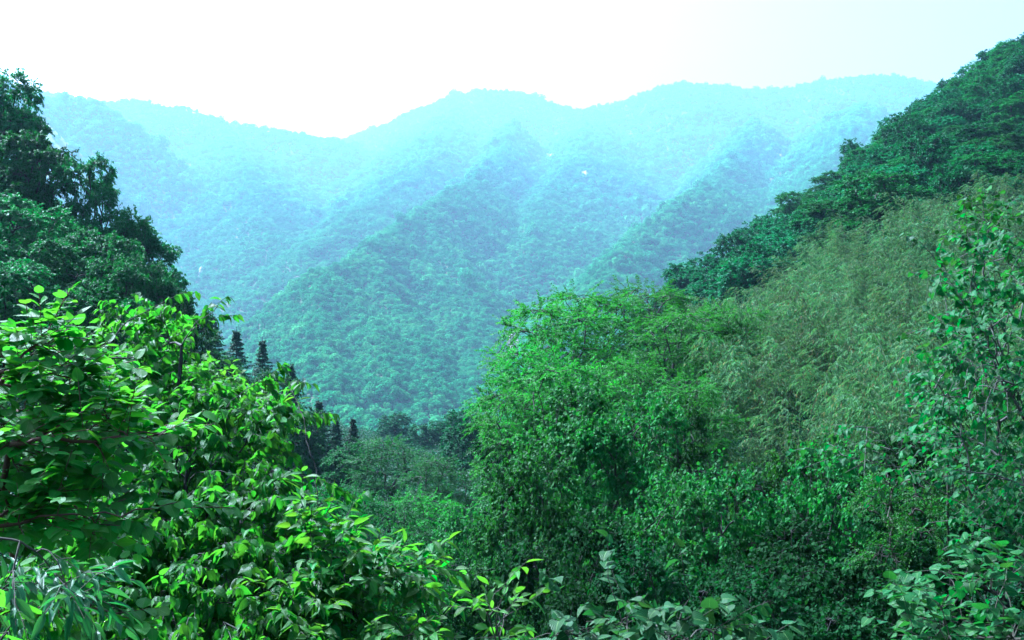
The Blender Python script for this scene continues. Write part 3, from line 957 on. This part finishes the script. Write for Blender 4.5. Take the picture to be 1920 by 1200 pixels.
# ------------------------------------------------------------------ trees of the left slope
LG = 'dark trees on the left slope'
for proto, px, py, d, wpx, lab in [
    ('dark0', 5, 108, 64, 190, 'tallest dark tree at the left edge, its crown reaching highest'),
    ('dark1', 75, 225, 61, 170, 'dense dark tree just below the tallest crown at the left edge'),
    ('dark2', 172, 268, 60, 130, 'dark tree with two pointed tops standing free on the left slope'),
    ('dark0', 245, 372, 59, 130, 'dark tree with arching branches stretching right over the hazy valley'),
    ('dark1', 40, 345, 52, 220, 'broad dark tree under the tall ones on the left slope'),
    ('dark2', 165, 405, 51, 190, 'dark rounded tree below the two pointed tops'),
    ('dark0', 270, 455, 50, 150, 'dark tree with drooping sprays below the arching branches'),
    ('dark1', 335, 520, 53, 120, 'dark tree at the right foot of the left slope'),
    ('dark2', 20, 470, 43, 220, 'dark leafy tree behind the light twigs at the left edge'),
    ('dark0', 150, 505, 40, 190, 'dark tree just above the glossy shrub on the left'),
    ('dark1', 250, 535, 43, 160, 'small dark tree behind the drooping leaves of the glossy shrub'),
    ('dark2', -90, 260, 60, 220, 'dark tree cut by the left border of the picture, upper one'),
    ('dark0', -70, 430, 47, 220, 'dark tree cut by the left border of the picture, lower one'),
    ('dark1', 122, 395, 57, 150, 'dark tree filling the gap between the tallest tree and the two pointed tops'),
    ('dark0', 228, 400, 62, 120, 'dark tree right beneath the two pointed tops, toward the valley'),
    ('dark2', 20, 190, 66, 150, 'dark tree behind the tallest crown at the left edge'),
    ('dark2', 262, 395, 60, 160, 'low dark tree whose spray reaches farthest right over the valley'),
    ('dark0', 215, 455, 47, 170, 'dark tree in the middle of the left slope'),
    ('dark1', 90, 430, 48, 180, 'dark tree in the middle of the left slope near the edge'),
    ('dark2', 310, 480, 56, 120, 'dark tree under the far reaching spray'),
    ('dark1', 370, 590, 66, 110, 'shadowy tree beside the first conifer at the slope foot'),
]:
    tree_at('broadleaf_tree', proto, px, py, d, wpx, lab, 'tree', LG)
for proto, px, py, d, wpx, lab in [
    ('dark0', 425, 648, 78, 110, 'shadowy round tree between the two leftmost conifers'),
    ('dark2', 508, 680, 80, 110, 'shadowy round tree in front of the conifers above the lime bush'),
    ('dark1', 570, 745, 76, 110, 'shadowy round tree at the foot of the conifer row'),
    ('dark0', 640, 822, 72, 110, 'shadowy round tree below the lone conifer'),
]:
    tree_at('broadleaf_tree', proto, px, py, d, wpx, lab, 'tree', LG)
CG = 'blue green conifers behind the glossy shrub'
for proto, px, py, d, wpx, lab in [
    ('conifer0', 443, 612, 86, 210, 'tallest blue green conifer behind the glossy shrub'),
    ('conifer1', 398, 585, 80, 200, 'leftmost conifer, half hidden by the dark slope trees'),
    ('conifer0', 492, 630, 92, 190, 'conifer just right of the tallest one'),
    ('conifer1', 545, 675, 86, 200, 'conifer behind the upper right shoots of the glossy shrub'),
    ('conifer0', 598, 745, 80, 190, 'dark conifer at the right rim of the glossy shrub'),
    ('conifer1', 630, 780, 84, 160, 'conifer between the glossy shrub and the lone conifer'),
    ('conifer0', 662, 778, 80, 160, 'lone dark conifer standing apart in the valley gap'),
]:
    tree_at('conifer', proto, px, py, d, wpx, lab, 'conifer', CG)

# ------------------------------------------------------------------ trees in the gully
GG = 'trees in the gully'
for proto, px, py, d, wpx, lab in [
    ('pale0', 735, 800, 62, 190, 'slender pale feathery tree standing right of the lone conifer'),
    ('pale1', 830, 835, 52, 170, 'feathery tree in the gully left of the large green trees'),
    ('slope2', 880, 775, 100, 130, 'dark tree at the gully mouth against the hazy mountain'),
    ('slope1', 800, 790, 170, 90, 'distant blue green tree at the bottom of the valley gap'),
    ('slope3', 860, 770, 200, 90, 'distant tree low on the valley floor right of the gap'),
    ('slope0', 740, 775, 210, 80, 'distant tree low on the valley floor behind the feathery tree'),
    ('pale1', 650, 885, 27, 170, 'pale green feathery tree beside the rim of the glossy shrub'),
    ('pale0', 720, 905, 33, 190, 'light feathery tree below the lone conifer'),
    ('feather1', 800, 900, 36, 190, 'small spreading tree with thin dark trunk in the gully middle'),
    ('mid0', 870, 930, 28, 190, 'bushy tree in the gully left of the large green trees'),
    ('dark2', 975, 870, 42, 180, 'dark tree at the foot of the large feathery tree'),
    ('mid1', 760, 985, 21, 190, 'low bushy tree in the gully behind the lance leaved sapling'),
    ('mid2', 870, 1010, 18, 230, 'low bush in the gully middle above the bottom shoots'),
    ('mid0', 960, 985, 17, 250, 'dense bush between the gully and the front green tree'),
    ('dark0', 1000, 860, 34, 200, 'shaded tree behind the front green tree on its gully side'),
    ('mid1', 690, 1040, 14, 200, 'small leaved bush behind the lance leaved sapling'),
    ('mid_shaded1', 800, 1080, 11, 240, 'dark small leaved bush below the lance leaved shoots'),
]:
    tree_at('gully_tree', proto, px, py, d, wpx, lab, 'tree', GG)

# ------------------------------------------------------------------ the bright trees in the middle
BG_ = 'bright green trees in the middle'
for proto, px, py, d, wpx, lab in [
    ('feather0', 1040, 528, 47, 290, 'large feathery tree at the front of the bright group, reaching out over the valley'),
    ('feather1', 1115, 512, 52, 260, 'feathery tree with visible branches at the top of the bright group'),
    ('feather2', 1215, 505, 55, 240, 'rounded bright tree at the highest point of the bright group'),
    ('feather3', 1275, 548, 47, 230, 'rounded bright tree with a dark hollow below its crown'),
    ('feather0', 1375, 548, 48, 160, 'last bright tree of the group, against the bamboo'),
    ('feather2', 1000, 615, 42, 230, 'feathery tree with layered sprays below the large one, over the valley'),
    ('feather0', 975, 690, 38, 220, 'dark green layered tree lowest on the valley side of the group'),
    ('feather1', 1060, 640, 37, 260, 'bright tree in the middle of the group below the visible branches'),
    ('feather2', 1180, 650, 40, 200, 'shaded tree beneath the dark hollow in the bright group'),
    ('dark1', 985, 775, 38, 220, 'dark tree under the layered sprays on the valley side'),
    ('feather2', 1290, 680, 34, 190, 'tree in shade between the bright group and the bamboo'),
]:
    tree_at('feathery_tree', proto, px, py, d, wpx, lab, 'tree', BG_)

FG = 'bushy trees in front of the bright group'
for proto, px, py, d, wpx, lab in [
    ('mid0', 1075, 690, 20, 300, 'bushy tree with upright shoots in front of the bright group'),
    ('mid1', 1000, 800, 18, 250, 'bushy tree with a pale stem on the gully side of the front row'),
    ('mid2', 1165, 720, 19, 260, 'bushy tree with a tall pointed shoot in the front row'),
    ('mid0', 1255, 715, 21, 220, 'bushy tree with upright leafy shoots next to the bamboo'),
    ('mid3', 1330, 835, 15, 290, 'light green bushy tree below the bamboo foot'),
    ('mid2', 1205, 870, 14, 290, 'bushy tree in the middle of the front row'),
    ('mid_shaded1', 1060, 910, 14, 290, 'dark leafy tree above the grey heart leaves, gully side'),
    ('mid1', 1460, 790, 16, 260, 'bushy tree at the lower edge of the bamboo'),
    ('mid3', 1560, 800, 14, 260, 'leafy tree under the bamboo near the arching branches'),
    ('mid_shaded0', 1440, 930, 11.5, 320, 'shaded bushy tree right of the middle in the lower picture'),
    ('mid_shaded1', 1270, 990, 11, 320, 'shaded bush above the grey heart leaves'),
    ('mid_shaded2', 1110, 1030, 11, 290, 'dark bush behind the grey heart leaves'),
    ('mid_shaded0', 1600, 960, 10, 330, 'dark bush below the pale arching branch'),
    ('mid_shaded1', 1760, 900, 11, 330, 'dark tree behind the bare stems at the lower right'),
    ('mid_shaded2', 1900, 780, 11, 350, 'dark tree behind the rounded leaf tree at the right border'),
    ('mid_shaded0', 1650, 760, 16, 260, 'dark leafy tree at the bamboo edge behind the arching branches'),
    ('mid_shaded1', 1500, 1050, 8, 360, 'dark low bush at the bottom, right of the grey heart leaves'),
    ('mid_shaded2', 1700, 1060, 8, 380, 'dark low bush at the bottom beside the broad leaved shrub'),
    ('mid_shaded0', 1360, 1080, 8.5, 300, 'dark low bush just behind the grey heart leaves'),
]:
    tree_at('bushy_tree', proto, px, py, d, wpx, lab, 'tree', FG)
YG = 'yellow green saplings on the right'
for px, py, d, wpx, lab in [(1700, 855, 9.5, 200, 'yellow green sapling with fine leaves below the pale arching branch'),
                            (1830, 700, 9.4, 130, 'yellow green sapling among the stems at the right border')]:
    tree_at('sapling', 'yellow0', px, py, d, wpx, lab, 'sapling', YG)

# ------------------------------------------------------------------ near plants, leaf by leaf
NEAR = []


def near_plant(name, label, cat, base, tips, paths, shape, leafm, twigm, leaf=0.1, ratio=0.55, spr=2, K=7, L_=0.28, droop=0.3, leaf_droop=0.5, ang=55,
               jit=0.3, nup=1.0, rtip=0.0022, updir=0.1, outc=None, bf=0.4, seed=1, path_sprays=0, group=None, path_dir=None):
    global rng
    rng = np.random.default_rng(seed)
    bz = gz(base[0], base[1]) - 0.1
    base = np.array([base[0], base[1], bz])
    tips = np.array(tips)
    cen = tips.mean(0) if outc is None else np.array(outc)
    tgt = cen * 0.75 + base * 0.25
    n0 = 6
    init = [base + (tgt - base) * f * np.array([f ** 0.6 if f > 0 else 0, f ** 0.6 if f > 0 else 0, 1]) for f in np.linspace(0, 0.75, n0)]
    ipar = list(range(-1, n0 - 1))
    porg, pdir = [], []
    for path in paths:
        pp = [P(*q) for q in path]
        # a named bough: nodes every 6 cm
        par_ = int(np.argmin([np.linalg.norm(pp[0] - q) for q in init[:n0]]))
        prev = par_
        for a, b in zip(pp[:-1], pp[1:]):
            m = max(2, int(np.linalg.norm(b - a) / 0.07))
            for s in range(m):
                q = a + (b - a) * (s / m) + rng.normal(size=3) * 0.006
                init.append(q); ipar.append(prev); prev = len(init) - 1
                for _ in range(path_sprays):
                    porg.append(q); pdir.append(unit(b - a) * 0.6 + rng.normal(size=3) * 0.6 + np.array([0, 0, 0.15]))
        init.append(pp[-1]); ipar.append(prev)
        for _ in range(max(1, path_sprays)):
            porg.append(pp[-1]); pdir.append(unit(pp[-1] - pp[-2]) + rng.normal(size=3) * 0.25)
    pos, par, order = grow(np.array(init), np.array(ipar), tips, bf)
    Vw, Fw, kids = wood_geo(pos, par, order, rtip, 0.5, 0.05, 5)
    og = np.repeat(tips, spr, 0)
    d = unit(og - cen) * 0.7 + unit(og - np.repeat(pos[par[len(init):]], spr, 0)) * 0.5 + rng.normal(size=og.shape) * 0.45 + np.array([0, 0, updir])
    if porg:
        og = np.vstack([og, porg]); d = np.vstack([d, pdir])
    lp = sprays(og, d, L_ * rng.uniform(0.6, 1.25, len(og)), K, leaf, droop, ang, leaf_droop, jit, nup, ratio)
    tv, tf = tubes(np.concatenate([lp[5], lp[6]]), np.concatenate([lp[6], lp[7]]), np.full(2 * len(og), rtip * 0.8), np.full(2 * len(og), rtip * 0.5), 4)
    wood = mesh_from(name + '_branches', np.concatenate([Vw, tv]) - base, np.concatenate([Fw, tf + len(Vw)]), twigm, smooth=True)
    var = rng.integers(0, len(SHAPES[shape]), len(lp[0]))
    NEAR.append(dict(name=name, label=label, cat=cat, group=group, base=base, wood=wood, shape=shape, mat=leafm, lp=lp[:5], var=var))


def px_tips(poly, n, dfun, seed, extra=()):
    g = np.random.default_rng(seed)
    poly_a = np.array(poly)
    lo, hi = poly_a.min(0), poly_a.max(0)
    out = []
    while len(out) < n:
        q = g.uniform(lo, hi)
        if in_poly(np.array([q[0]]), np.array([q[1]]), poly)[0]:
            out.append(P(q[0], q[1], dfun(q[0], q[1]) + g.random() ** 1.6 * dfun.thick))
    return out + [P(*e) for e in extra]


class Depth:
    def __init__(self, d0, ky, thick, kx=0.0, x0=0): self.a = (d0, ky, kx, x0); self.thick = thick
    def __call__(self, px, py): return self.a[0] + (1200 - py) / 600.0 * self.a[1] + (px - self.a[3]) / 600.0 * self.a[2]


# glossy shrub with drooping leaves, left
S1 = [(150, 720), (215, 640), (240, 620), (300, 615), (350, 615), (345, 650), (320, 700), (400, 755), (480, 745), (520, 800), (500, 840), (520, 910), (570, 1000), (600, 1060), (590, 1210), (60, 1210), (120, 1000), (300, 850), (180, 760)]
dS1 = Depth(3.9, 1.9, 1.3)
near_plant('glossy_shrub', 'large glossy shrub with drooping pointed leaves filling the lower left', 'shrub', P(330, 1200, 5.4)[:2],
           px_tips(S1, 860, dS1, 1, [(375, 612, 5.6), (350, 600, 5.7), (300, 595, 5.7), (252, 598, 5.6), (228, 610, 5.6), (515, 722, 5.3), (490, 722, 5.3), (550, 790, 5.2), (556, 890, 4.9), (530, 790, 5.2), (640, 985, 4.6)]),
           [[(320, 1200, 4.9), (370, 1050, 4.9), (352, 980, 4.9), (350, 870, 5.0), (400, 780, 5.1), (470, 725, 5.2)],
            [(330, 1200, 4.7), (400, 1155, 4.5), (500, 1090, 4.4), (590, 1080, 4.4), (700, 1065, 4.4)],
            [(140, 730, 5.4), (190, 665, 5.4), (240, 600, 5.5), (300, 570, 5.6)], [(340, 650, 5.5), (375, 600, 5.5), (400, 585, 5.5)]],
           'ovate', M['shrub'], M['bark'], 0.070, 0.52, 2, 10, 0.24, 0.35, 0.75, 50, 0.32, 0.8, 0.0022, 0.25, outc=P(330, 1000, 5.6), seed=51)
# fine lime-green bush behind it
S2 = [(120, 740), (250, 700), (350, 690), (420, 730), (500, 755), (520, 800), (420, 820), (250, 810), (130, 790)]
near_plant('lime_bush', 'lime green small leaved bush rising behind the glossy shrub', 'shrub', P(320, 900, 7.4)[:2],
           px_tips(S2, 300, Depth(5.2, 1.9, 0.9), 2), [], 'ovate', M['lime'], M['twig'], 0.07, 0.5, 2, 8, 0.24, 0.2, 0.35, 55, 0.3, 1.0, 0.0018, 0.3, seed=52)
# layered twigs with rounded leaves at the left edge
S3 = [(-60, 620), (40, 630), (100, 640), (150, 680), (150, 720), (240, 790), (300, 815), (240, 850), (130, 880), (120, 940), (250, 960), (200, 1000), (-60, 1010)]
near_plant('layered_shrub', 'light green shrub with rounded leaves on level red twigs at the left edge', 'shrub', P(-40, 1200, 3.6)[:2],
           px_tips(S3, 180, Depth(2.75, 0.5, 0.8), 3, [(60, 650, 3.2), (110, 660, 3.2)]),
           [[(20, 838, 3.0), (80, 828, 3.0), (180, 824, 3.05), (300, 815, 3.1)], [(-20, 990, 2.9), (100, 972, 2.9), (220, 965, 2.95), (345, 952, 3.0)],
            [(0, 720, 3.2), (40, 680, 3.2), (75, 640, 3.2), (90, 620, 3.2)], [(0, 700, 3.3), (120, 694, 3.3), (200, 690, 3.3)], [(0, 1150, 2.7), (110, 1140, 2.7), (215, 1150, 2.75)]],
           'round', M['round'], M['twig_red'], 0.060, 0.66, 2, 8, 0.15, 0.06, 0.12, 60, 0.2, 1.1, 0.0022, 0.1, outc=P(-100, 850, 3.6), seed=53, path_sprays=2)
# narrow glossy leaves in the corner
S5 = [(-40, 1050), (60, 1055), (130, 1080), (140, 1120), (110, 1150), (-40, 1160)]
near_plant('narrow_leaf_plant', 'plant with narrow shiny whitish leaves in the lower left corner', 'plant', P(-60, 1200, 2.9)[:2],
           px_tips(S5, 17, Depth(2.35, 0.3, 0.4), 4), [[(-40, 1010, 2.5), (40, 1020, 2.5), (90, 1032, 2.5)]],
           'lance', M['glint'], M['twig'], 0.07, 0.26, 2, 7, 0.16, 0.3, 0.35, 40, 0.25, 0.9, 0.0016, 0.1, outc=P(-150, 1080, 2.8), seed=54)
S6 = [(-40, 1150), (40, 1160), (70, 1190), (60, 1230), (-40, 1230)]
near_plant('broad_leaf_plant', 'few broad jagged green leaves at the very bottom left corner', 'plant', P(-40, 1260, 2.6)[:2],
           px_tips(S6, 12, Depth(2.2, 0.2, 0.2), 5), [], 'heart', M['round'], M['twig'], 0.09, 0.8, 1, 5, 0.12, 0.2, 0.3, 55, 0.25, 1.0, 0.0018, 0.1, seed=55)
# lance-leaved sapling, lower middle left
S4 = [(560, 930), (585, 980), (620, 1010), (680, 1065), (750, 1070), (765, 1095), (730, 1115), (690, 1140), (650, 1210), (540, 1210), (570, 1060)]
near_plant('lance_leaf_sapling', 'lance leaved sapling with bright tips reaching right over the gully', 'sapling', P(600, 1250, 5.2)[:2],
           px_tips(S4, 120, Depth(4.2, 0.5, 0.7), 6, [(778, 1066, 4.4), (784, 1078, 4.4), (760, 1085, 4.4), (745, 1058, 4.4), (780, 1100, 4.4)]),
           [[(560, 1200, 4.6), (640, 1090, 4.5), (700, 1068, 4.4), (760, 1072, 4.4), (785, 1066, 4.4)], [(600, 1010, 4.7), (590, 880, 4.8), (575, 800, 4.9), (560, 760, 5.0)],
            [(640, 1200, 4.4), (620, 1100, 4.5), (600, 1000, 4.6)]],
           'lance', M['lance'], M['bark'], 0.088, 0.36, 2, 8, 0.22, 0.2, 0.3, 42, 0.28, 1.0, 0.0022, 0.3, outc=P(520, 1120, 4.9), seed=56, path_sprays=0)
S4b = [(520, 1110), (650, 1140), (740, 1165), (800, 1185), (810, 1230), (480, 1230)]
near_plant('low_shrub', 'low bright leaved shrub along the bottom edge below the lance leaved sapling', 'shrub', P(700, 1260, 4.6)[:2],
           px_tips(S4b, 90, Depth(4.0, 0.8, 0.8), 7), [], 'lance', M['lance'], M['twig'], 0.072, 0.42, 2, 7, 0.2, 0.2, 0.25, 50, 0.3, 1.0, 0.002, 0.3, seed=57)
# shoots and heart leaves at the bottom middle
S8 = [(900, 1140), (960, 1130), (1010, 1150), (1010, 1200), (920, 1200)]
near_plant('shoot', 'few pale green shoots with curled tips at the bottom middle', 'plant', P(960, 1280, 4.2)[:2],
           px_tips(S8, 14, Depth(4.0, 0.4, 0.3), 8), [[(940, 1200, 4.0), (930, 1150, 4.0), (915, 1135, 4.0)], [(915, 1150, 4.05), (925, 1115, 4.05), (935, 1108, 4.05)]],
           'lance', M['lime'], M['twig'], 0.085, 0.36, 1, 5, 0.14, 0.1, 0.2, 45, 0.3, 1.0, 0.0018, 0.3, seed=58)
S7 = [(985, 1200), (1040, 1185), (1120, 1175), (1180, 1150), (1260, 1150), (1330, 1160), (1400, 1190), (1450, 1205), (1450, 1260), (985, 1260)]
near_plant('heart_leaf_vine', 'grey green vine with big heart shaped leaves along the bottom middle', 'vine', P(1210, 1330, 4.6)[:2],
           px_tips(S7, 130, Depth(3.9, 0.6, 0.6), 9), [[(1180, 1200, 4.0), (1150, 1120, 4.0), (1140, 1085, 4.0)], [(1250, 1200, 4.0), (1290, 1120, 4.0), (1285, 1095, 4.0)], [(1060, 1190, 4.1), (1075, 1130, 4.1), (1055, 1110, 4.1)]],
           'heart', M['heart'], M['twig'], 0.078, 0.82, 1, 6, 0.2, 0.15, 0.3, 60, 0.3, 1.0, 0.0018, 0.15, seed=59)
# tree with rounded leaves and bare stems at the right border
S9 = [(1760, 530), (1820, 490), (1880, 450), (1990, 430), (1990, 1000), (1880, 960), (1780, 860), (1720, 760), (1780, 700), (1770, 580)]
T1p = [[(1990, 1190, 8.0), (1880, 1000, 8.0), (1800, 900, 8.0), (1700, 880, 8.0), (1560, 850, 8.1)],
       [(1990, 1190, 8.2), (1860, 1020, 8.2), (1810, 900, 8.2), (1790, 800, 8.3), (1740, 720, 8.4)],
       [(1990, 1050, 7.6), (1905, 910, 7.8), (1840, 860, 7.9), (1800, 820, 8.0)],
       [(1990, 900, 7.8), (1880, 720, 7.8), (1820, 560, 7.8), (1825, 480, 7.8), (1815, 440, 7.8)],
       [(1820, 600, 7.8), (1780, 520, 7.9), (1745, 475, 7.9)],
       [(1826, 520, 7.8), (1850, 460, 7.8), (1870, 420, 7.8)],
       [(1990, 740, 7.4), (1900, 720, 7.5), (1820, 690, 7.6), (1780, 660, 7.7)],
       [(1990, 560, 7.2), (1940, 470, 7.2), (1890, 430, 7.2)],
       [(1700, 880, 8.1), (1640, 800, 8.1), (1610, 800, 8.1)]]
near_plant('rounded_leaf_tree', 'tree with rounded blue green leaves and bare grey stems at the right border', 'tree', P(1960, 1200, 8.3)[:2],
           px_tips(S9, 150, Depth(7.0, 0.3, 2.2), 10), T1p, 'heart', M['rtree'], M['bark_pale'], 0.078, 0.74, 2, 8, 0.40, 0.35, 0.5, 58, 0.28, 0.9, 0.0035, 0.15, outc=P(2050, 800, 8.3), seed=60, path_sprays=1)
# broad-leaved shrub, bottom right
S10 = [(1720, 1130), (1760, 1100), (1800, 1080), (1850, 1060), (1990, 1060), (1990, 1260), (1660, 1260), (1700, 1190)]
near_plant('broad_leaf_shrub', 'shrub with level broad leaves in the lower right corner', 'shrub', P(1850, 1300, 5.6)[:2],
           px_tips(S10, 120, Depth(4.6, 0.8, 0.9), 11), [[(1900, 1200, 5.0), (1800, 1080, 5.0), (1740, 1070, 5.0)]],
           'heart', M['rtree'], M['twig'], 0.085, 0.85, 1, 6, 0.22, 0.1, 0.15, 60, 0.25, 1.2, 0.002, 0.2, seed=61)
# upright shoots with bright leaves on the right, in front of the bamboo
S11 = [(1800, 400), (1845, 370), (1880, 400), (1860, 450), (1800, 440)]
near_plant('tall_shoot', 'tall pale shoot above the rounded leaf tree, against the bamboo', 'sapling', P(1850, 900, 12.0)[:2],
           px_tips(S11, 24, Depth(11.5, 0.0, 0.8), 12), [[(1850, 700, 12.0), (1845, 500, 12.0), (1845, 375, 12.0)]],
           'round', M['mid'], M['bark'], 0.09, 0.7, 2, 6, 0.3, 0.2, 0.4, 55, 0.3, 0.9, 0.003, 0.3, seed=62)

# which near leaves show: nearest leaf per small cell of the view, over all near plants
CELL = 5.0
GW, GH = int(1920 / CELL) + 1, int(1200 / CELL) + 1
allp, own, lid = [], [], []
for q, pl in enumerate(NEAR):
    p, ax, nr_, ln, wd = pl['lp']
    a = unit(ax)
    for f in (0.3, 0.55, 0.8):
        allp.append(p + a * (ln * f)[:, None]); own.append(np.full(len(p), q)); lid.append(np.arange(len(p)))
allp, own, lid = np.concatenate(allp), np.concatenate(own), np.concatenate(lid)
gx = ((960 + FPX * allp[:, 0] / allp[:, 1]) / CELL).astype(int); gy = ((600 - FPX * allp[:, 2] / allp[:, 1]) / CELL).astype(int)
ins = (gx >= 0) & (gx < GW) & (gy >= 0) & (gy < GH) & (allp[:, 1] > 0.5)
o_ = np.nonzero(ins)[0]
o_ = o_[np.argsort(allp[o_, 1])]
_, first = np.unique(gy[o_] * GW + gx[o_], return_index=True)
win = o_[first]
nleaf = 0
for q, pl in enumerate(NEAR):
    p, ax, nr_, ln, wd = pl['lp']
    n = len(p)
    sc1_ = np.bincount(lid[win[own[win] == q]], minlength=n) * (1000 + ln / p[:, 1]) if n else None
    top = np.argsort(-sc1_)[:300]
    top = top[sc1_[top] > 0]
    rest = np.setdiff1d(np.arange(n), top)
    e = bpy.data.objects.new(pl['name'], None)
    C.objects.link(e)
    e.location = pl['base']
    tag(e, pl['label'], pl['cat'], pl['group'])
    link('branches', pl['wood'], e)
    tmpl = [mesh_from('leaf', Vt * np.array([1, 1, 0.8]), Ft, pl['mat'], uv=Uv, smooth=True) for Vt, Ft, Uv in SHAPES[pl['shape']]]
    x, y, z = leaf_frames(ax, nr_)
    for k in top:
        o = bpy.data.objects.new('leaf', tmpl[pl['var'][k]])
        C.objects.link(o)
        o.parent = e
        m = Matrix(((x[k, 0] * wd[k], y[k, 0] * ln[k], z[k, 0] * ln[k], p[k, 0] - pl['base'][0]),
                    (x[k, 1] * wd[k], y[k, 1] * ln[k], z[k, 1] * ln[k], p[k, 1] - pl['base'][1]),
                    (x[k, 2] * wd[k], y[k, 2] * ln[k], z[k, 2] * ln[k], p[k, 2] - pl['base'][2]), (0, 0, 0, 1)))
        o.matrix_local = m
        nleaf += 1
    if len(rest):
        Vl, Fl, Ul = leaves_geo(p[rest] - pl['base'], ax[rest], nr_[rest], ln[rest], wd[rest], pl['shape'], pl['var'][rest])
        fo = link('foliage', mesh_from('foliage', Vl, Fl, pl['mat'], uv=Ul, smooth=True), e)
        fo['kind'] = 'stuff'
print('near leaves as parts', nleaf)

# ------------------------------------------------------------------ pale rock faces on the mountains
def rock(px, py, d, wm, hm, label, seed):
    g = np.random.default_rng(seed)
    a_ = np.linspace(-1, 1, 14); b_ = np.linspace(-1, 1, 12)
    A_, B_ = np.meshgrid(a_, b_)
    nx = fbm(A_ * 2.2 + seed, B_ * 2.2, seed, 3)
    rad = np.sqrt(A_ ** 2 + B_ ** 2)
    depth_ = (1 - np.clip(rad, 0, 1.2) ** 2) * wm * 0.35 + nx * wm * 0.22
    x = (px - 960) / FPX * d
    # find the slope surface on this line of sight
    ds = np.linspace(d * 0.55, d * 1.5, 900)
    zz = terrain((px - 960) / FPX * ds, ds)
    hit = np.nonzero(zz > (600 - py) / FPX * ds)[0]
    d = ds[hit[0]] if len(hit) else d
    c = P(px, py, d)
    Vr = np.stack([c[0] + A_ * wm * (0.8 + 0.3 * nx), c[1] - 5 - depth_ + B_ * hm * 0.8, c[2] + B_ * hm + nx * hm * 0.4], -1).reshape(-1, 3)
    n1, n2 = len(b_), len(a_)
    i_ = np.arange(n1 - 1)[:, None]; j_ = np.arange(n2 - 1)[None]
    Fr = np.stack([i_ * n2 + j_, i_ * n2 + j_ + 1, (i_ + 1) * n2 + j_ + 1, (i_ + 1) * n2 + j_], -1).reshape(-1, 4)
    base = np.array([c[0], c[1], c[2] - hm])
    o = link('rock_face', mesh_from('rock_face', Vr - base, Fr, M['rock']), None, base)
    tag(o, label, 'rock face', 'pale rock faces on the mountains')


rock(1035, 297, 2200, 20, 16, 'wide pale rock face high on the middle mountain', 3)
rock(1096, 330, 2000, 11, 14, 'narrow pale rock face right of and below the wide one', 4)
rock(1462, 296, 2100, 10, 14, 'pale rock face high on the right mountain near the hill skyline', 5)
rock(380, 508, 1250, 6, 7, 'small pale rock face on the left mountain edge', 6)
rock(962, 645, 760, 5, 9, 'pale cliff glimpsed behind the large feathery tree', 7)

# ------------------------------------------------------------------ the hazy air
zmin, zmax = float(V[:, 2].min()) - 1.0, float(max(V[:, 2].max(), 0) + 40.0)
bx = 5200.0
hv = np.array([(sx * bx, sy * bx, z) for z in (zmin, zmax) for sx, sy in ((-1, -1), (1, -1), (1, 1), (-1, 1))], float)
hf = np.array([(3, 2, 1, 0), (4, 5, 6, 7), (0, 1, 5, 4), (1, 2, 6, 5), (2, 3, 7, 6), (3, 0, 4, 7)])
hm_, hn, hout = new_mat('haze_air')
pv = hn.nodes.new('ShaderNodeVolumePrincipled')
pv.inputs['Color'].default_value = (*HAZE_COLOR, 1)
pv.inputs['Density'].default_value = HAZE_DENSITY
pv.inputs['Anisotropy'].default_value = HAZE_ANISO
hn.links.new(pv.outputs[0], hout.inputs['Volume'])
ho = link('haze', mesh_from('haze', hv, hf, hm_))
tag(ho, 'blue haze filling the valley', 'haze', None, 'stuff')
print('haze box', zmin, zmax, 'tris', sum(len(m.loop_triangles) if m.loop_triangles else len(m.polygons) for m in bpy.data.meshes))
